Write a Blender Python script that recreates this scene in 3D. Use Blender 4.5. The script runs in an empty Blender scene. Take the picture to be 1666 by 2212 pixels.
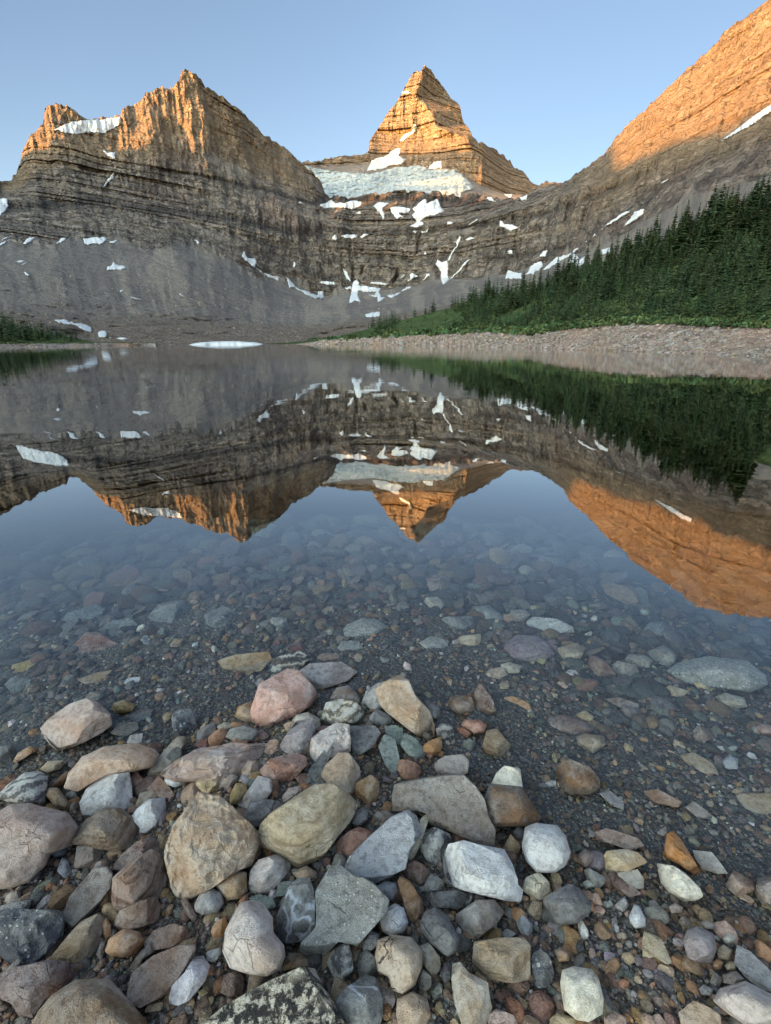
import bpy, math, random
import numpy as np
from mathutils import Vector, Matrix

# ------------------------------------------------------------------ camera, sky, sun
scene = bpy.context.scene
C = scene.collection
FPX, PITCH, ROLL, CAMH = 1045.0, math.radians(19.55), math.radians(-0.40), 1.5
_c, _s = math.cos(ROLL), math.sin(ROLL)
R0 = np.array([1, 0, 0.]); U0 = np.array([0, math.sin(PITCH), math.cos(PITCH)]); FW = np.array([0, math.cos(PITCH), -math.sin(PITCH)])
RT = _c * R0 + _s * U0; UP = -_s * R0 + _c * U0
CAM = np.array([0, 0, CAMH])
cd = bpy.data.cameras.new('camera'); cam = bpy.data.objects.new('camera', cd); C.objects.link(cam)
cd.sensor_fit = 'VERTICAL'; cd.sensor_height = 36; cd.lens = 36 * FPX / 2212
cd.clip_start = 0.02; cd.clip_end = 20000
cam.matrix_world = Matrix([[RT[i], UP[i], -FW[i], CAM[i]] for i in range(3)] + [[0, 0, 0, 1]])
scene.camera = cam

SUN_EL = math.radians(4.5)
SUN_AZ = math.radians(-130.0)            # azimuth from +Y towards +X
SH = np.array([math.sin(SUN_AZ), math.cos(SUN_AZ)])
SV = np.array([SH[0] * math.cos(SUN_EL), SH[1] * math.cos(SUN_EL), math.sin(SUN_EL)])
sd = bpy.data.lights.new('sun', 'SUN'); sd.energy = 4.3; sd.angle = math.radians(0.5); sd.color = (1.0, 0.45, 0.11)
sun = bpy.data.objects.new('sun', sd); C.objects.link(sun)
sun.rotation_euler = Vector(-SV).to_track_quat('-Z', 'Y').to_euler()

GLOW = [(0., (.33, .315, .345)), (0.20, (.54, .50, .52)), (.42, (.56, .515, .54)), (.54, (.50, .465, .49)), (.74, (2.9, 2.38, 1.85)), (1., (5.4, 4.1, 2.8))]
W = bpy.data.worlds.new('World'); scene.world = W; W.use_nodes = True
nt = W.node_tree; nt.nodes.clear()
wo = nt.nodes.new('ShaderNodeOutputWorld'); bg = nt.nodes.new('ShaderNodeBackground'); sk = nt.nodes.new('ShaderNodeTexSky')
sk.sky_type = 'NISHITA'; sk.sun_disc = False; sk.sun_elevation = SUN_EL; sk.sun_rotation = SUN_AZ
sk.altitude = 2200; sk.air_density = 1.0; sk.dust_density = 0.6; sk.ozone_density = 1.0
bg.inputs[1].default_value = 0.15
# dawn glow: the air towards the sun is brighter and warmer than the air opposite it
tcw = nt.nodes.new('ShaderNodeTexCoord'); dt = nt.nodes.new('ShaderNodeVectorMath'); dt.operation = 'DOT_PRODUCT'; dt.inputs[1].default_value = (SH[0], SH[1], 0.15)
nt.links.new(tcw.outputs['Generated'], dt.inputs[0])
glow = nt.nodes.new('ShaderNodeValToRGB'); mr_ = nt.nodes.new('ShaderNodeMapRange'); mr_.inputs[1].default_value = -1; mr_.inputs[2].default_value = 1
nt.links.new(dt.outputs['Value'], mr_.inputs[0]); nt.links.new(mr_.outputs[0], glow.inputs[0])
els = glow.color_ramp.elements; els.new(.3); els.new(.5); els.new(.6); els.new(.75)
for e_, (p_, c_) in zip(els, GLOW): e_.position = p_; e_.color = c_ + (1,)
mul = nt.nodes.new('ShaderNodeMix'); mul.data_type = 'RGBA'; mul.blend_type = 'MULTIPLY'; mul.inputs[0].default_value = 1
nt.links.new(sk.outputs[0], mul.inputs[6]); nt.links.new(glow.outputs[0], mul.inputs[7]); nt.links.new(mul.outputs[2], bg.inputs[0]); nt.links.new(bg.outputs[0], wo.inputs[0])
vs = scene.view_settings; vs.view_transform = 'Standard'; vs.look = 'None'; vs.exposure = 2.5; vs.gamma = 1; vs.use_curve_mapping = False
scene.cycles.max_bounces = 8; scene.cycles.transparent_max_bounces = 12
scene.cycles.use_denoising = True

# ------------------------------------------------------------------ helpers
rng = np.random.default_rng(7)
def ray(x, y):
    """photo pixel (1666 x 2212 frame) -> unit direction"""
    x = np.asarray(x, float); y = np.asarray(y, float)
    u = (x - 833) / FPX; v = -(y - 1106) / FPX
    d = u[..., None] * RT + v[..., None] * UP + FW
    return d / np.linalg.norm(d, axis=-1, keepdims=True)
def azel(x, y):
    d = ray(x, y); return np.arctan2(d[..., 0], d[..., 1]), np.arctan2(d[..., 2], np.hypot(d[..., 0], d[..., 1]))
def project(P):
    q = np.asarray(P) - CAM; z = q @ FW
    return 833 + FPX * (q @ RT) / z, 1106 - FPX * (q @ UP) / z

def _h(ix, iy, iz, seed):
    n = (ix.astype(np.uint32) * np.uint32(374761393) + iy.astype(np.uint32) * np.uint32(668265263) + iz.astype(np.uint32) * np.uint32(2147483647 - 61) + np.uint32(seed * 1013904223 & 0xffffffff))
    n = (n ^ (n >> np.uint32(13))) * np.uint32(1274126177)
    n = (n ^ (n >> np.uint32(15))) * np.uint32(2246822519)
    return ((n ^ (n >> np.uint32(14))) & np.uint32(0xffffff)).astype(np.float64) / 8388608.0 - 1.0
def vnoise(p, seed=0):
    i = np.floor(p).astype(np.int64); f = p - i; f = f * f * f * (f * (f * 6 - 15) + 10)
    r = 0
    for dx in (0, 1):
        wx = f[..., 0] if dx else 1 - f[..., 0]
        for dy in (0, 1):
            wy = f[..., 1] if dy else 1 - f[..., 1]
            for dz in (0, 1):
                wz = f[..., 2] if dz else 1 - f[..., 2]
                r = r + wx * wy * wz * _h(i[..., 0] + dx, i[..., 1] + dy, i[..., 2] + dz, seed)
    return r
def fbm(p, o=4, seed=0, gain=.5):
    r = 0; a = 1; t = 0
    for k in range(o):
        r = r + a * vnoise(p * (2.03 ** k) + 17.3 * k, seed + k); t += a; a *= gain
    return r / t
def ridged(p, o=4, seed=0, gain=.5):
    r = 0; a = 1; t = 0
    for k in range(o):
        r = r + a * (1 - 2 * np.abs(vnoise(p * (2.03 ** k) + 9.1 * k, seed + k))); t += a; a *= gain
    return r / t
def sstep(a, b, x):
    t = np.clip((x - a) / (b - a), 0, 1); return t * t * (3 - 2 * t)
def pl(pts, x):
    pts = sorted(pts); return np.interp(x, [p[0] for p in pts], [p[1] for p in pts])

def mesh_np(name, V, F, col=None, smooth=True, attrs=None):
    """V (n,3), F (m,k) index array -> mesh"""
    me = bpy.data.meshes.new(name); V = np.asarray(V, np.float32); F = np.asarray(F, np.int32)
    k = F.shape[1]; me.vertices.add(len(V)); me.vertices.foreach_set('co', V.ravel())
    me.loops.add(F.size); me.loops.foreach_set('vertex_index', F.ravel())
    me.polygons.add(len(F)); me.polygons.foreach_set('loop_start', np.arange(0, F.size, k, dtype=np.int32))
    try: me.polygons.foreach_set('loop_total', np.full(len(F), k, np.int32))
    except Exception: pass
    me.update(calc_edges=True)
    me.polygons.foreach_set('use_smooth', np.full(len(F), bool(smooth)))
    if col is not None:
        a = me.color_attributes.new('Col', 'FLOAT_COLOR', 'POINT')
        c = np.ones((len(V), 4), np.float32); c[:, :3] = col; a.data.foreach_set('color', c.ravel())
    for kx, vx in (attrs or {}).items():
        a = me.attributes.new(kx, 'FLOAT', 'POINT'); a.data.foreach_set('value', np.asarray(vx, np.float32).ravel())
    return me
def link(name, me, mat=None, parent=None, **kw):
    o = bpy.data.objects.new(name, me); C.objects.link(o)
    if mat and me is not None and not me.materials: me.materials.append(mat)
    if parent: o.parent = parent
    for k, v in kw.items(): o[k] = v
    return o
def grid_faces(nr, nc):
    i = np.arange(nr * nc).reshape(nr, nc)
    return np.stack([i[:-1, :-1], i[:-1, 1:], i[1:, 1:], i[1:, :-1]], -1).reshape(-1, 4)

def mat(name):
    m = bpy.data.materials.new(name); m.use_nodes = True; t = m.node_tree; t.nodes.clear()
    o = t.nodes.new('ShaderNodeOutputMaterial'); b = t.nodes.new('ShaderNodeBsdfPrincipled'); t.links.new(b.outputs[0], o.inputs[0])
    b.inputs['Specular IOR Level'].default_value = .25
    return m, t, b, o
class N:
    """tiny node helper"""
    def __init__(s, t): s.t = t
    def n(s, ty, ins=None, **kw):
        x = s.t.nodes.new('ShaderNode' + ty)
        for k, v in kw.items(): setattr(x, k, v)
        for k, v in (ins or {}).items():
            if hasattr(v, 'is_linked') or v.__class__.__name__.startswith('NodeSocket'): s.t.links.new(v, x.inputs[k])
            else: x.inputs[k].default_value = v
        return x
    def math(s, op, a, b=0., clamp=False):
        return s.n('Math', {0: a, 1: b}, operation=op, use_clamp=clamp).outputs[0]
    def mix(s, f, a, b, mode='MIX'):
        x = s.n('Mix', data_type='RGBA', blend_type=mode)
        for k, v in ((0, f), (6, a), (7, b)):
            if v.__class__.__name__.startswith('NodeSocket'): s.t.links.new(v, x.inputs[k])
            else: x.inputs[k].default_value = v if k == 0 else (tuple(v) + (1,))[:4]
        return x.outputs[2]
    def ramp(s, f, stops):
        x = s.n('ValToRGB', {0: f}); e = x.color_ramp.elements
        while len(e) < len(stops): e.new(.5)
        for el, (p, c) in zip(e, stops): el.position = p; el.color = ((c,) * 3 + (1,)) if isinstance(c, (int, float)) else tuple(c) + (1,)
        return x.outputs[0]
    def noise(s, co, sc, det=4, ro=.55, dist=0.):
        return s.n('TexNoise', {'Vector': co, 'Scale': sc, 'Detail': det, 'Roughness': ro, 'Distortion': dist}).outputs[0]
    def map(s, co, scale=(1, 1, 1), rot=(0, 0, 0), loc=(0, 0, 0)):
        return s.n('Mapping', {'Vector': co, 'Scale': scale, 'Rotation': rot, 'Location': loc}).outputs[0]
    def bump(s, h, st, d, nrm=None):
        ins = {'Height': h, 'Strength': st, 'Distance': d}
        if nrm is not None: ins['Normal'] = nrm
        return s.n('Bump', ins).outputs[0]
# ------------------------------------------------------------------ materials of the setting
def rock_face_material():
    m, t, b, o = mat('mountain_rock'); k = N(t)
    g = k.n('NewGeometry').outputs['Position']
    scr = k.n('Attribute', attribute_name='scree').outputs['Fac']
    sun_warm = k.n('Attribute', attribute_name='sun_warm').outputs['Fac']
    wob = k.noise(k.map(g, (.004, .004, .004)), 1, 4)
    sx = k.n('SeparateXYZ', {0: g})
    z = k.math('ADD', sx.outputs[2], k.math('MULTIPLY', wob, 45.))
    z = k.math('ADD', z, k.math('MULTIPLY', sx.outputs[0], .10))
    cz = k.n('CombineXYZ', {2: z}).outputs[0]
    st = k.noise(k.map(cz, (1, 1, .020)), 1, 8, .80)
    fi = k.noise(k.map(g, (.06, .06, .02)), 1, 8, .7)
    vst = k.noise(k.map(g, (.05, .05, .006)), 1, 5, .6)
    thin = k.noise(k.n('CombineXYZ', {0: k.math('MULTIPLY', sx.outputs[0], .012), 1: k.math('MULTIPLY', sx.outputs[1], .012), 2: k.math('MULTIPLY', z, .14)}).outputs[0], 1, 6, .75)
    c = k.ramp(st, [(.28, (.085, .077, .080)), (.40, (.17, .138, .118)), (.45, (.105, .088, .085)), (.50, (.205, .165, .132)), (.54, (.13, .108, .10)), (.59, (.27, .215, .165)), (.64, (.15, .125, .113)), (.73, (.22, .19, .165))])
    c = k.mix(k.ramp(thin, [(.36, .75), (.49, 0.)]), c, (.075, .066, .066)); c = k.mix(k.ramp(thin, [(.52, 0.), (.64, .6)]), c, (.29, .24, .195))
    c = k.mix(k.ramp(fi, [(.46, 0.), (.62, .75)]), c, (.25, .21, .175)); c = k.mix(k.ramp(fi, [(.36, .7), (.47, 0.)]), c, (.075, .066, .064))
    c = k.mix(k.ramp(vst, [(.34, .8), (.45, 0.)]), c, (.055, .049, .050))
    bh = None
    for s_ in ((.045, .045, .085), (.13, .13, .24)):
        gw = k.n('VectorMath', {0: k.map(g, s_), 1: k.n('VectorMath', {0: k.n('TexNoise', {'Vector': k.map(g, s_), 'Scale': 1.6, 'Detail': 3.}).outputs['Color'], 1: (.7, .7, .7)}, operation='MULTIPLY').outputs[0]}, operation='ADD').outputs[0]
        vo = k.n('TexVoronoi', {'Vector': gw, 'Scale': 1.}); cell = k.n('SeparateColor', {0: vo.outputs['Color']}).outputs[0]
        ed = k.ramp(k.n('TexVoronoi', {'Vector': gw, 'Scale': 1.}, feature='DISTANCE_TO_EDGE').outputs[0], [(.0, 0.), (.10, 1.)])
        tone = k.ramp(cell, [(0., .68), (1., 1.30)]); c = k.mix(.85, c, tone, 'MULTIPLY'); c = k.mix(k.math('MULTIPLY', k.math('SUBTRACT', 1., ed), .45), c, (.05, .045, .045))
        b_ = k.math('ADD', k.math('MULTIPLY', cell, .6), k.math('MULTIPLY', ed, .5)); bh = b_ if bh is None else k.math('ADD', bh, k.math('MULTIPLY', b_, .45))
    big = k.noise(k.map(g, (.008, .008, .005)), 1, 3)
    c = k.mix(k.ramp(big, [(.50, 0.), (.68, .5)]), c, (.165, .115, .105))
    c = k.mix(k.math('MULTIPLY', sun_warm, .8), c, k.mix(k.math('ADD', k.math('MULTIPLY', fi, .5), k.math('MULTIPLY', thin, .5)), (.10, .063, .034), (.42, .27, .125)))  # low-sun orange mixed into the rock colour itself
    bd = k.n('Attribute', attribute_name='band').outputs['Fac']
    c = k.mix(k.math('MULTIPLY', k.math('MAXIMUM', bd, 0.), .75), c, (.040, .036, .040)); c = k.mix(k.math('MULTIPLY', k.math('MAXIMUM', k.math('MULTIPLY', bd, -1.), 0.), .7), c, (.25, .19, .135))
    sn = k.noise(k.map(g, (.012, .012, .006)), 1, 6, .65)
    sc = k.ramp(sn, [(.32, (.125, .109, .104)), (.47, (.172, .150, .140)), (.58, (.20, .172, .155)), (.70, (.25, .205, .155))])
    sf = k.noise(k.map(g, (.35, .35, .35)), 1, 6, .75)
    sc = k.mix(k.ramp(sf, [(.35, .55), (.60, 0.)]), sc, (.085, .072, .068))
    fan = k.n('Attribute', attribute_name='fan').outputs['Fac']
    sc = k.mix(k.ramp(fan, [(.52, 0.), (.72, .55)]), sc, (.225, .19, .155)); sc = k.mix(k.ramp(fan, [(.28, .55), (.46, 0.)]), sc, (.115, .10, .10))
    mor = k.n('Attribute', attribute_name='moraine').outputs['Fac']
    sp = k.noise(k.map(g, (.8, .8, .8)), 1, 3, .7)
    mc = k.ramp(sp, [(.30, (.06, .045, .038)), (.50, (.135, .10, .082)), (.63, (.21, .165, .135)), (.74, (.36, .32, .28))])
    sc = k.mix(mor, sc, mc)
    edge = k.math('ADD', scr, k.math('MULTIPLY', k.math('SUBTRACT', sn, .5), 1.1))
    ef = k.ramp(edge, [(.42, 0.), (.58, 1.)])
    c = k.mix(ef, c, sc)
    c = k.n('HueSaturation', {'Saturation': .84, 'Value': 1.40, 'Color': c}).outputs[0]
    t.links.new(c, b.inputs[0]); b.inputs['Roughness'].default_value = .95; b.inputs['Specular IOR Level'].default_value = .1
    h = k.math('ADD', k.math('MULTIPLY', fi, 1.3), k.math('ADD', k.math('MULTIPLY', st, .7), k.math('MULTIPLY', thin, 1.1)))
    h = k.math('ADD', h, k.math('MULTIPLY', bh, k.math('SUBTRACT', .8, k.math('MULTIPLY', scr, .8))))
    nb = k.bump(h, 1., 11.)
    t.links.new(k.bump(sf, .35, 2., nb), b.inputs['Normal'])
    return m
def snow_material(name, tint=(.56, .575, .605), ice=False):
    m, t, b, o = mat(name); k = N(t); g = k.n('NewGeometry').outputs['Position']
    n1 = k.noise(k.map(g, (.03, .03, .03)), 1, 5); c = k.mix(k.ramp(n1, [(.35, 0.), (.7, .55)]), tint, (.43, .43, .43))
    if ice:
        n2 = k.noise(k.map(g, (.010, .010, .03), (0, .1, 0)), 1, 8, .75, 1.2)
        c = k.ramp(n2, [(.34, (.23, .28, .315)), (.45, (.35, .40, .425)), (.55, (.44, .475, .49)), (.70, (.52, .54, .56))])
        t.links.new(k.bump(n2, 1., 14.), b.inputs['Normal'])
    t.links.new(c, b.inputs[0]); b.inputs['Roughness'].default_value = .75
    return m
M_ROCKFACE = rock_face_material()
M_SNOW = snow_material('old_snow'); M_ICE = snow_material('glacier_ice', ice=True)

# ------------------------------------------------------------------ mountains, built as range over bearing and elevation
def curve(px):
    a, e = azel([p[0] for p in px], [p[1] for p in px]); o = np.argsort(a)
    return lambda A: np.interp(A, a[o], e[o])
def rcurve(px, yref=500):
    a, _ = azel([p[0] for p in px], [yref] * len(px)); o = np.argsort(a); r = np.array([p[1] for p in px])[o]; a = a[o]
    return lambda A: np.interp(A, a, r)
def mirror(pts):
    """pixels of the reflection -> the pixels' mirrored bearing/elevation as (az, el)"""
    a, e = azel([p[0] for p in pts], [p[1] for p in pts]); return a, -e

SKY_LEFT = [(0, 390), (16, 397), (20, 388), (36, 381), (39, 368), (47, 345), (48, 329), (56, 313), (70, 287), (83, 274), (93, 266), (95, 253), (97, 232), (104, 226), (120, 221), (141, 227), (159, 238), (180, 251), (198, 258.7), (229, 256), (260, 251), (263, 240), (281, 230), (312, 207), (315, 200), (336, 193.6), (351, 186), (362, 192), (375, 187), (386, 175), (391, 157), (401, 148.8), (412, 151.7), (423, 161.7), (437, 179), (460, 193), (489, 216), (515, 236), (532, 253), (563, 282), (572, 293), (598, 305), (618, 322), (647, 345), (658, 356), (675, 371), (694, 390), (702, 415), (710, 424), (750, 427), (800, 420), (850, 414), (900, 412), (960, 418), (1000, 424), (1030, 415), (1060, 430), (1100, 430), (1130, 422), (1160, 405), (1190, 399), (1213, 397), (1248, 372), (1300, 335), (1333, 295), (1373, 255), (1423, 210), (1463, 170), (1508, 130), (1553, 85), (1593, 47), (1633, 18), (1653, 0)]
_a, _e = azel([p[0] for p in SKY_LEFT], [p[1] for p in SKY_LEFT])
ma, me_ = mirror([(1430, 1245), (1500, 1300), (1560, 1318), (1666, 1328), (1760, 1320)])
la, le = mirror([(0, 1108), (50, 1085), (100, 1058), (140, 1043)])
la = np.concatenate([[math.radians(-62), math.radians(-52), math.radians(-46)], la]); le = np.concatenate([[math.radians(8), math.radians(10.5), math.radians(14.5)], le])
kl = la < _a[0] - .004; kr = ma > _a[-1] + .01
SKA = np.concatenate([la[kl], _a, ma[kr], [math.radians(60), math.radians(75)]]); SKE = np.concatenate([le[kl], _e, me_[kr], [math.radians(24), math.radians(18)]])
_o = np.argsort(SKA); SKA, SKE = SKA[_o], SKE[_o]

def columns(a0, a1, fine, coarse, f0, f1):
    L = list(np.arange(a0, f0, coarse)) + list(np.arange(f0, f1, fine)) + list(np.arange(f1, a1 + coarse, coarse)); return np.radians(np.array(L))
KY = [None,
  curve([(-400, 705), (0, 690), (100, 700), (200, 715), (400, 715), (600, 718), (700, 712), (850, 690), (1000, 660), (1200, 640), (1400, 590), (1700, 520), (2100, 460)]),
  curve([(-400, 600), (0, 590), (200, 605), (400, 615), (550, 650), (650, 668), (760, 668), (850, 655), (950, 640), (1100, 615), (1300, 560), (1500, 480), (1700, 420), (2100, 360)]),
  curve([(-400, 520), (0, 508), (100, 515), (200, 520), (300, 522), (370, 520), (420, 540), (500, 560), (560, 590), (620, 612), (700, 640), (760, 632), (830, 622), (900, 615), (960, 600), (1020, 600), (1100, 590), (1150, 575), (1200, 560), (1300, 530), (1400, 470), (1500, 420), (1666, 380), (2100, 300)]),
  curve([(-400, 440), (0, 430), (200, 420), (400, 430), (600, 452), (700, 480), (760, 508), (850, 502), (900, 492), (980, 482), (1050, 472), (1100, 458), (1200, 428), (1300, 395), (1400, 350), (1500, 310), (1666, 250), (2100, 150)])]
KR = [rcurve([(-400, 235), (0, 245), (300, 275), (650, 300), (1000, 290), (2100, 250)]),
  rcurve([(-400, 300), (0, 300), (300, 330), (700, 380), (1000, 400), (1300, 330), (1700, 230), (2100, 220)]),
  rcurve([(-400, 480), (0, 480), (300, 520), (700, 620), (900, 640), (1100, 560), (1300, 420), (1700, 300), (2100, 290)]),
  rcurve([(-400, 720), (0, 720), (300, 780), (500, 850), (700, 950), (900, 950), (1100, 780), (1300, 560), (1500, 430), (1700, 380), (2100, 370)]),
  rcurve([(-400, 890), (0, 905), (300, 975), (500, 1050), (700, 1060), (900, 1000), (1000, 910), (1100, 790), (1300, 630), (1500, 520), (1700, 450), (2100, 430)]),
  rcurve([(-400, 1100), (0, 1150), (100, 1178), (260, 1195), (400, 1220), (500, 1325), (600, 1435), (690, 1440), (730, 1205), (900, 1185), (1000, 1110), (1050, 1030), (1100, 950), (1150, 880), (1300, 790), (1500, 690), (1650, 620), (2100, 560)], 300)]
AZ = columns(-62, 75, .075, .35, -45, 47)
nC = len(AZ)
def jag(A, amp, seed): return np.radians(amp) * fbm(np.stack([A * 160, A * 0, A * 0], -1), 5, seed, .6)
E = [np.arctan2(-.4 - CAMH, KR[0](AZ))] + [f(AZ) for f in KY[1:]] + [np.interp(AZ, SKA, SKE) + jag(AZ, .30, 5)]
for i in range(1, 6): E[i] = np.maximum(E[i], E[i - 1] + math.radians(.15))
Rr = [f(AZ) for f in KR]
rows = [22, 55, 50, 60, 130]
EL, RG, TT = [], [], []
for i in range(5):
    for j in range(rows[i] + (i == 4)):
        f = j / rows[i]; EL.append(E[i] + (E[i + 1] - E[i]) * f); RG.append(Rr[i] + (Rr[i + 1] - Rr[i]) * f); TT.append(np.full(nC, i + f))
EL, RG, TT = map(np.array, (EL, RG, TT))
def to_xyz(A, EL, RG): return np.stack([RG * np.sin(A), RG * np.cos(A), CAMH + RG * np.tan(EL)], -1)
P = to_xyz(AZ[None], EL, RG)
cone = ridged(np.stack([AZ[None] * 17 + 0 * TT, 0 * TT, 0 * TT], -1), 3, 7) * .32 + .10 * fbm(P / 30., 4, 8)
cliff = sstep(2.95, 3.12, TT - np.clip(cone, -.2, .5) + .06)
deg = np.degrees(AZ)[None]
AX = AZ[None] * 1100 + 0 * TT
rib = ridged(np.stack([AX / 72 + .05 * P[..., 2] / 72, 0 * TT + P[..., 1] / 900, P[..., 2] / 420], -1) + .14 * fbm(P / np.array([90, 90, 200.]), 3, 40)[..., None], 6, 11, .60)
fine = fbm(np.stack([AX / 11, P[..., 1] / 90, P[..., 2] / 34], -1), 5, 21, .62)
zz = P[..., 2] + 9 * fbm(P / 140., 4, 31) + .10 * P[..., 0]
stra = 0
for per, am in ((74., 1.), (31., .6), (13., .45), (6., .25)):
    u = (zz / per) % 1.0; stra = stra + am * (sstep(0, .72, u) * .0 + np.where(u < .7, u * .35, .245 + (u - .7) * 2.5) - .45)
sc_far = np.clip(RG / 1100., .78, 2)
upl = np.clip(TT - 3, 0, 2) / 2
bulge = fbm(np.stack([AX / 150, 0 * TT, P[..., 2] / 170], -1), 4, 17)
D = cliff * sc_far * (-62 * bulge * upl + -46 * rib * (0.28 + .9 * upl) * (1 - .3 * sstep(13, 20, deg + 0 * TT)) * (.45 + .9 * np.clip(.5 + fbm(np.stack([AX / 210, 0 * TT, P[..., 2] / 120], -1), 3, 19), 0, 1)) - 13 * fine + 11 * stra * (.5 + fbm(P / 220., 3, 77)) * (1 - .65 * sstep(12, 20, deg + 0 * TT)))
gul = ridged(np.stack([AZ[None] * 26 + 0 * TT, TT * .5, 0 * TT], -1), 4, 61)
D += (1 - cliff) * (sstep(.9, 2, TT)) * (-11 * gul * RG / 700) + (1 - cliff) * 10 * fbm(P / 60., 5, 51) * sstep(.15, 1., TT) * np.clip(RG / 600., .2, 1)
D += (1 - cliff) * (1 - sstep(1.3, 2.2, TT)) * sstep(.05, .5, TT) * 16 * fbm(P / np.array([26, 26, 12.]), 5, 71, .6)
GPX, GPY = project(P)
def pline(pts, wpx):
    d = np.full(GPX.shape, 1e9)
    for (x1, y1), (x2, y2) in zip(pts[:-1], pts[1:]):
        vx, vy = x2 - x1, y2 - y1; t = np.clip(((GPX - x1) * vx + (GPY - y1) * vy) / (vx * vx + vy * vy), 0, 1); d = np.minimum(d, np.hypot(GPX - x1 - t * vx, GPY - y1 - t * vy))
    return np.exp(-(d / wpx) ** 2)
PTS = lambda s: [tuple(float(v) for v in q.split(',')) for q in s.split()]
wob_ = 5 * fbm(P / 45., 4, 95); GPX = GPX + wob_; GPY = GPY + 4 * fbm(P / 40., 4, 96)
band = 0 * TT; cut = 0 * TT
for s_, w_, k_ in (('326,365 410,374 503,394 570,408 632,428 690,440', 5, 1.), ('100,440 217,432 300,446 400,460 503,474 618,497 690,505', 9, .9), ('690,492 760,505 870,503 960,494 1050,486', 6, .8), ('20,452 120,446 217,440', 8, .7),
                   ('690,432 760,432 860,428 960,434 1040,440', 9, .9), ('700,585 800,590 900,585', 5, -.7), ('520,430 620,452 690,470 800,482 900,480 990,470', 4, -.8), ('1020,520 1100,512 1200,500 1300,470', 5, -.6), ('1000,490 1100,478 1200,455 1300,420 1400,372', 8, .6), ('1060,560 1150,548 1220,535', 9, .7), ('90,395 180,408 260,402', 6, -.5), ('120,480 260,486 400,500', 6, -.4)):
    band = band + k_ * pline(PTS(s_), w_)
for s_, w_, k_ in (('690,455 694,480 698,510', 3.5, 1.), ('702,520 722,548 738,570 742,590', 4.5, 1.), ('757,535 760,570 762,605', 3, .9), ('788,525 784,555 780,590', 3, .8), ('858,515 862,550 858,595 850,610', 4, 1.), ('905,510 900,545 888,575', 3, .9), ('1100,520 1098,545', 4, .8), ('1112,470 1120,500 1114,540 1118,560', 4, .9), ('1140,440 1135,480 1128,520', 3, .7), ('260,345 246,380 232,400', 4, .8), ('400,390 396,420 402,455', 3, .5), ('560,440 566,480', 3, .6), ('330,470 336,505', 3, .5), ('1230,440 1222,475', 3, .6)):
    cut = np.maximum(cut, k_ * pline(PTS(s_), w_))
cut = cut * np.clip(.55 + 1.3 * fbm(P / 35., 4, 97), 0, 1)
D += cut * 24 * sc_far + 10 * np.clip(band, 0, 1) * cliff * sc_far
lowfade = sstep(0, .3, TT); top = np.where(TT > 4.97, .3, 1.)
RGD = np.maximum(RG + D * lowfade, 60)
M_EL, M_R = EL, RGD
P = to_xyz(AZ[None], EL, RGD)
# far side: falls away behind the crest
b1 = to_xyz(AZ, EL[-1] - math.radians(1.5), RGD[-1] + 50); b2 = to_xyz(AZ, EL[-1] * .45, RGD[-1] + 420)
P = np.concatenate([P, b1[None], b2[None]]); nR = len(P)
scree = np.concatenate([1 - sstep(2.88, 3.16, TT - np.clip(cone, -.2, .5) + .06), np.zeros((2, nC))])
# ledges with rubble in the headwall
led = sstep(.75, .95, fbm(np.stack([AZ[None] * 14 + TT * 0, TT * 6, TT * 0], -1), 3, 81) * .9 + .5) * sstep(3.2, 3.5, TT) * .5
scree[:-2] = np.maximum(scree[:-2], led * (TT < 4.9))
mor = np.concatenate([1 - sstep(.95, 1.5, TT + .25 * fbm(P[:-2] / 80., 4, 91)), np.zeros((2, nC))])
sun_warm = np.clip(sstep(15, 24, deg + 0 * TT) * sstep(3.3, 4.0, TT) * .75 + .65 * sstep(4.25, 4.6, TT) * (1 - sstep(-10, -4, deg + 0 * TT)), 0, 1); sun_warm = np.concatenate([sun_warm, sun_warm[-1:], sun_warm[-1:]])  # where sunlight is painted into the rock colour: the upper, lit slopes
fan = np.concatenate([.5 + .9 * fbm(np.stack([AZ[None] * 75 + 1.2 * fbm(P[:-2] / 120., 3, 99), TT * .55, 0 * TT], -1), 5, 98, .6), np.full((2, nC), .5)])
band = np.concatenate([np.clip(band + .35 * cut, -1, 1) * cliff, np.zeros((2, nC))])  # besides dark strata, gully recesses get their shade painted into the colour
Fq = grid_faces(nR, nC)
fa = np.degrees(AZ)[Fq[:, 0] % nC]
for nm, lo, hi in (('mountain_left', -90, -8.0), ('mountain_headwall', -8.0, 13.0), ('mountain_right', 13.0, 90)):
    ff = Fq[(fa >= lo) & (fa < hi)]; ids, inv = np.unique(ff, return_inverse=True)
    me = mesh_np(nm, P.reshape(-1, 3)[ids], inv.reshape(-1, 4), attrs={'scree': scree.ravel()[ids], 'sun_warm': sun_warm.ravel()[ids], 'band': band.ravel()[ids], 'fan': fan.ravel()[ids], 'moraine': mor.ravel()[ids]})
    link(nm, me, M_ROCKFACE, kind='structure')

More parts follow.
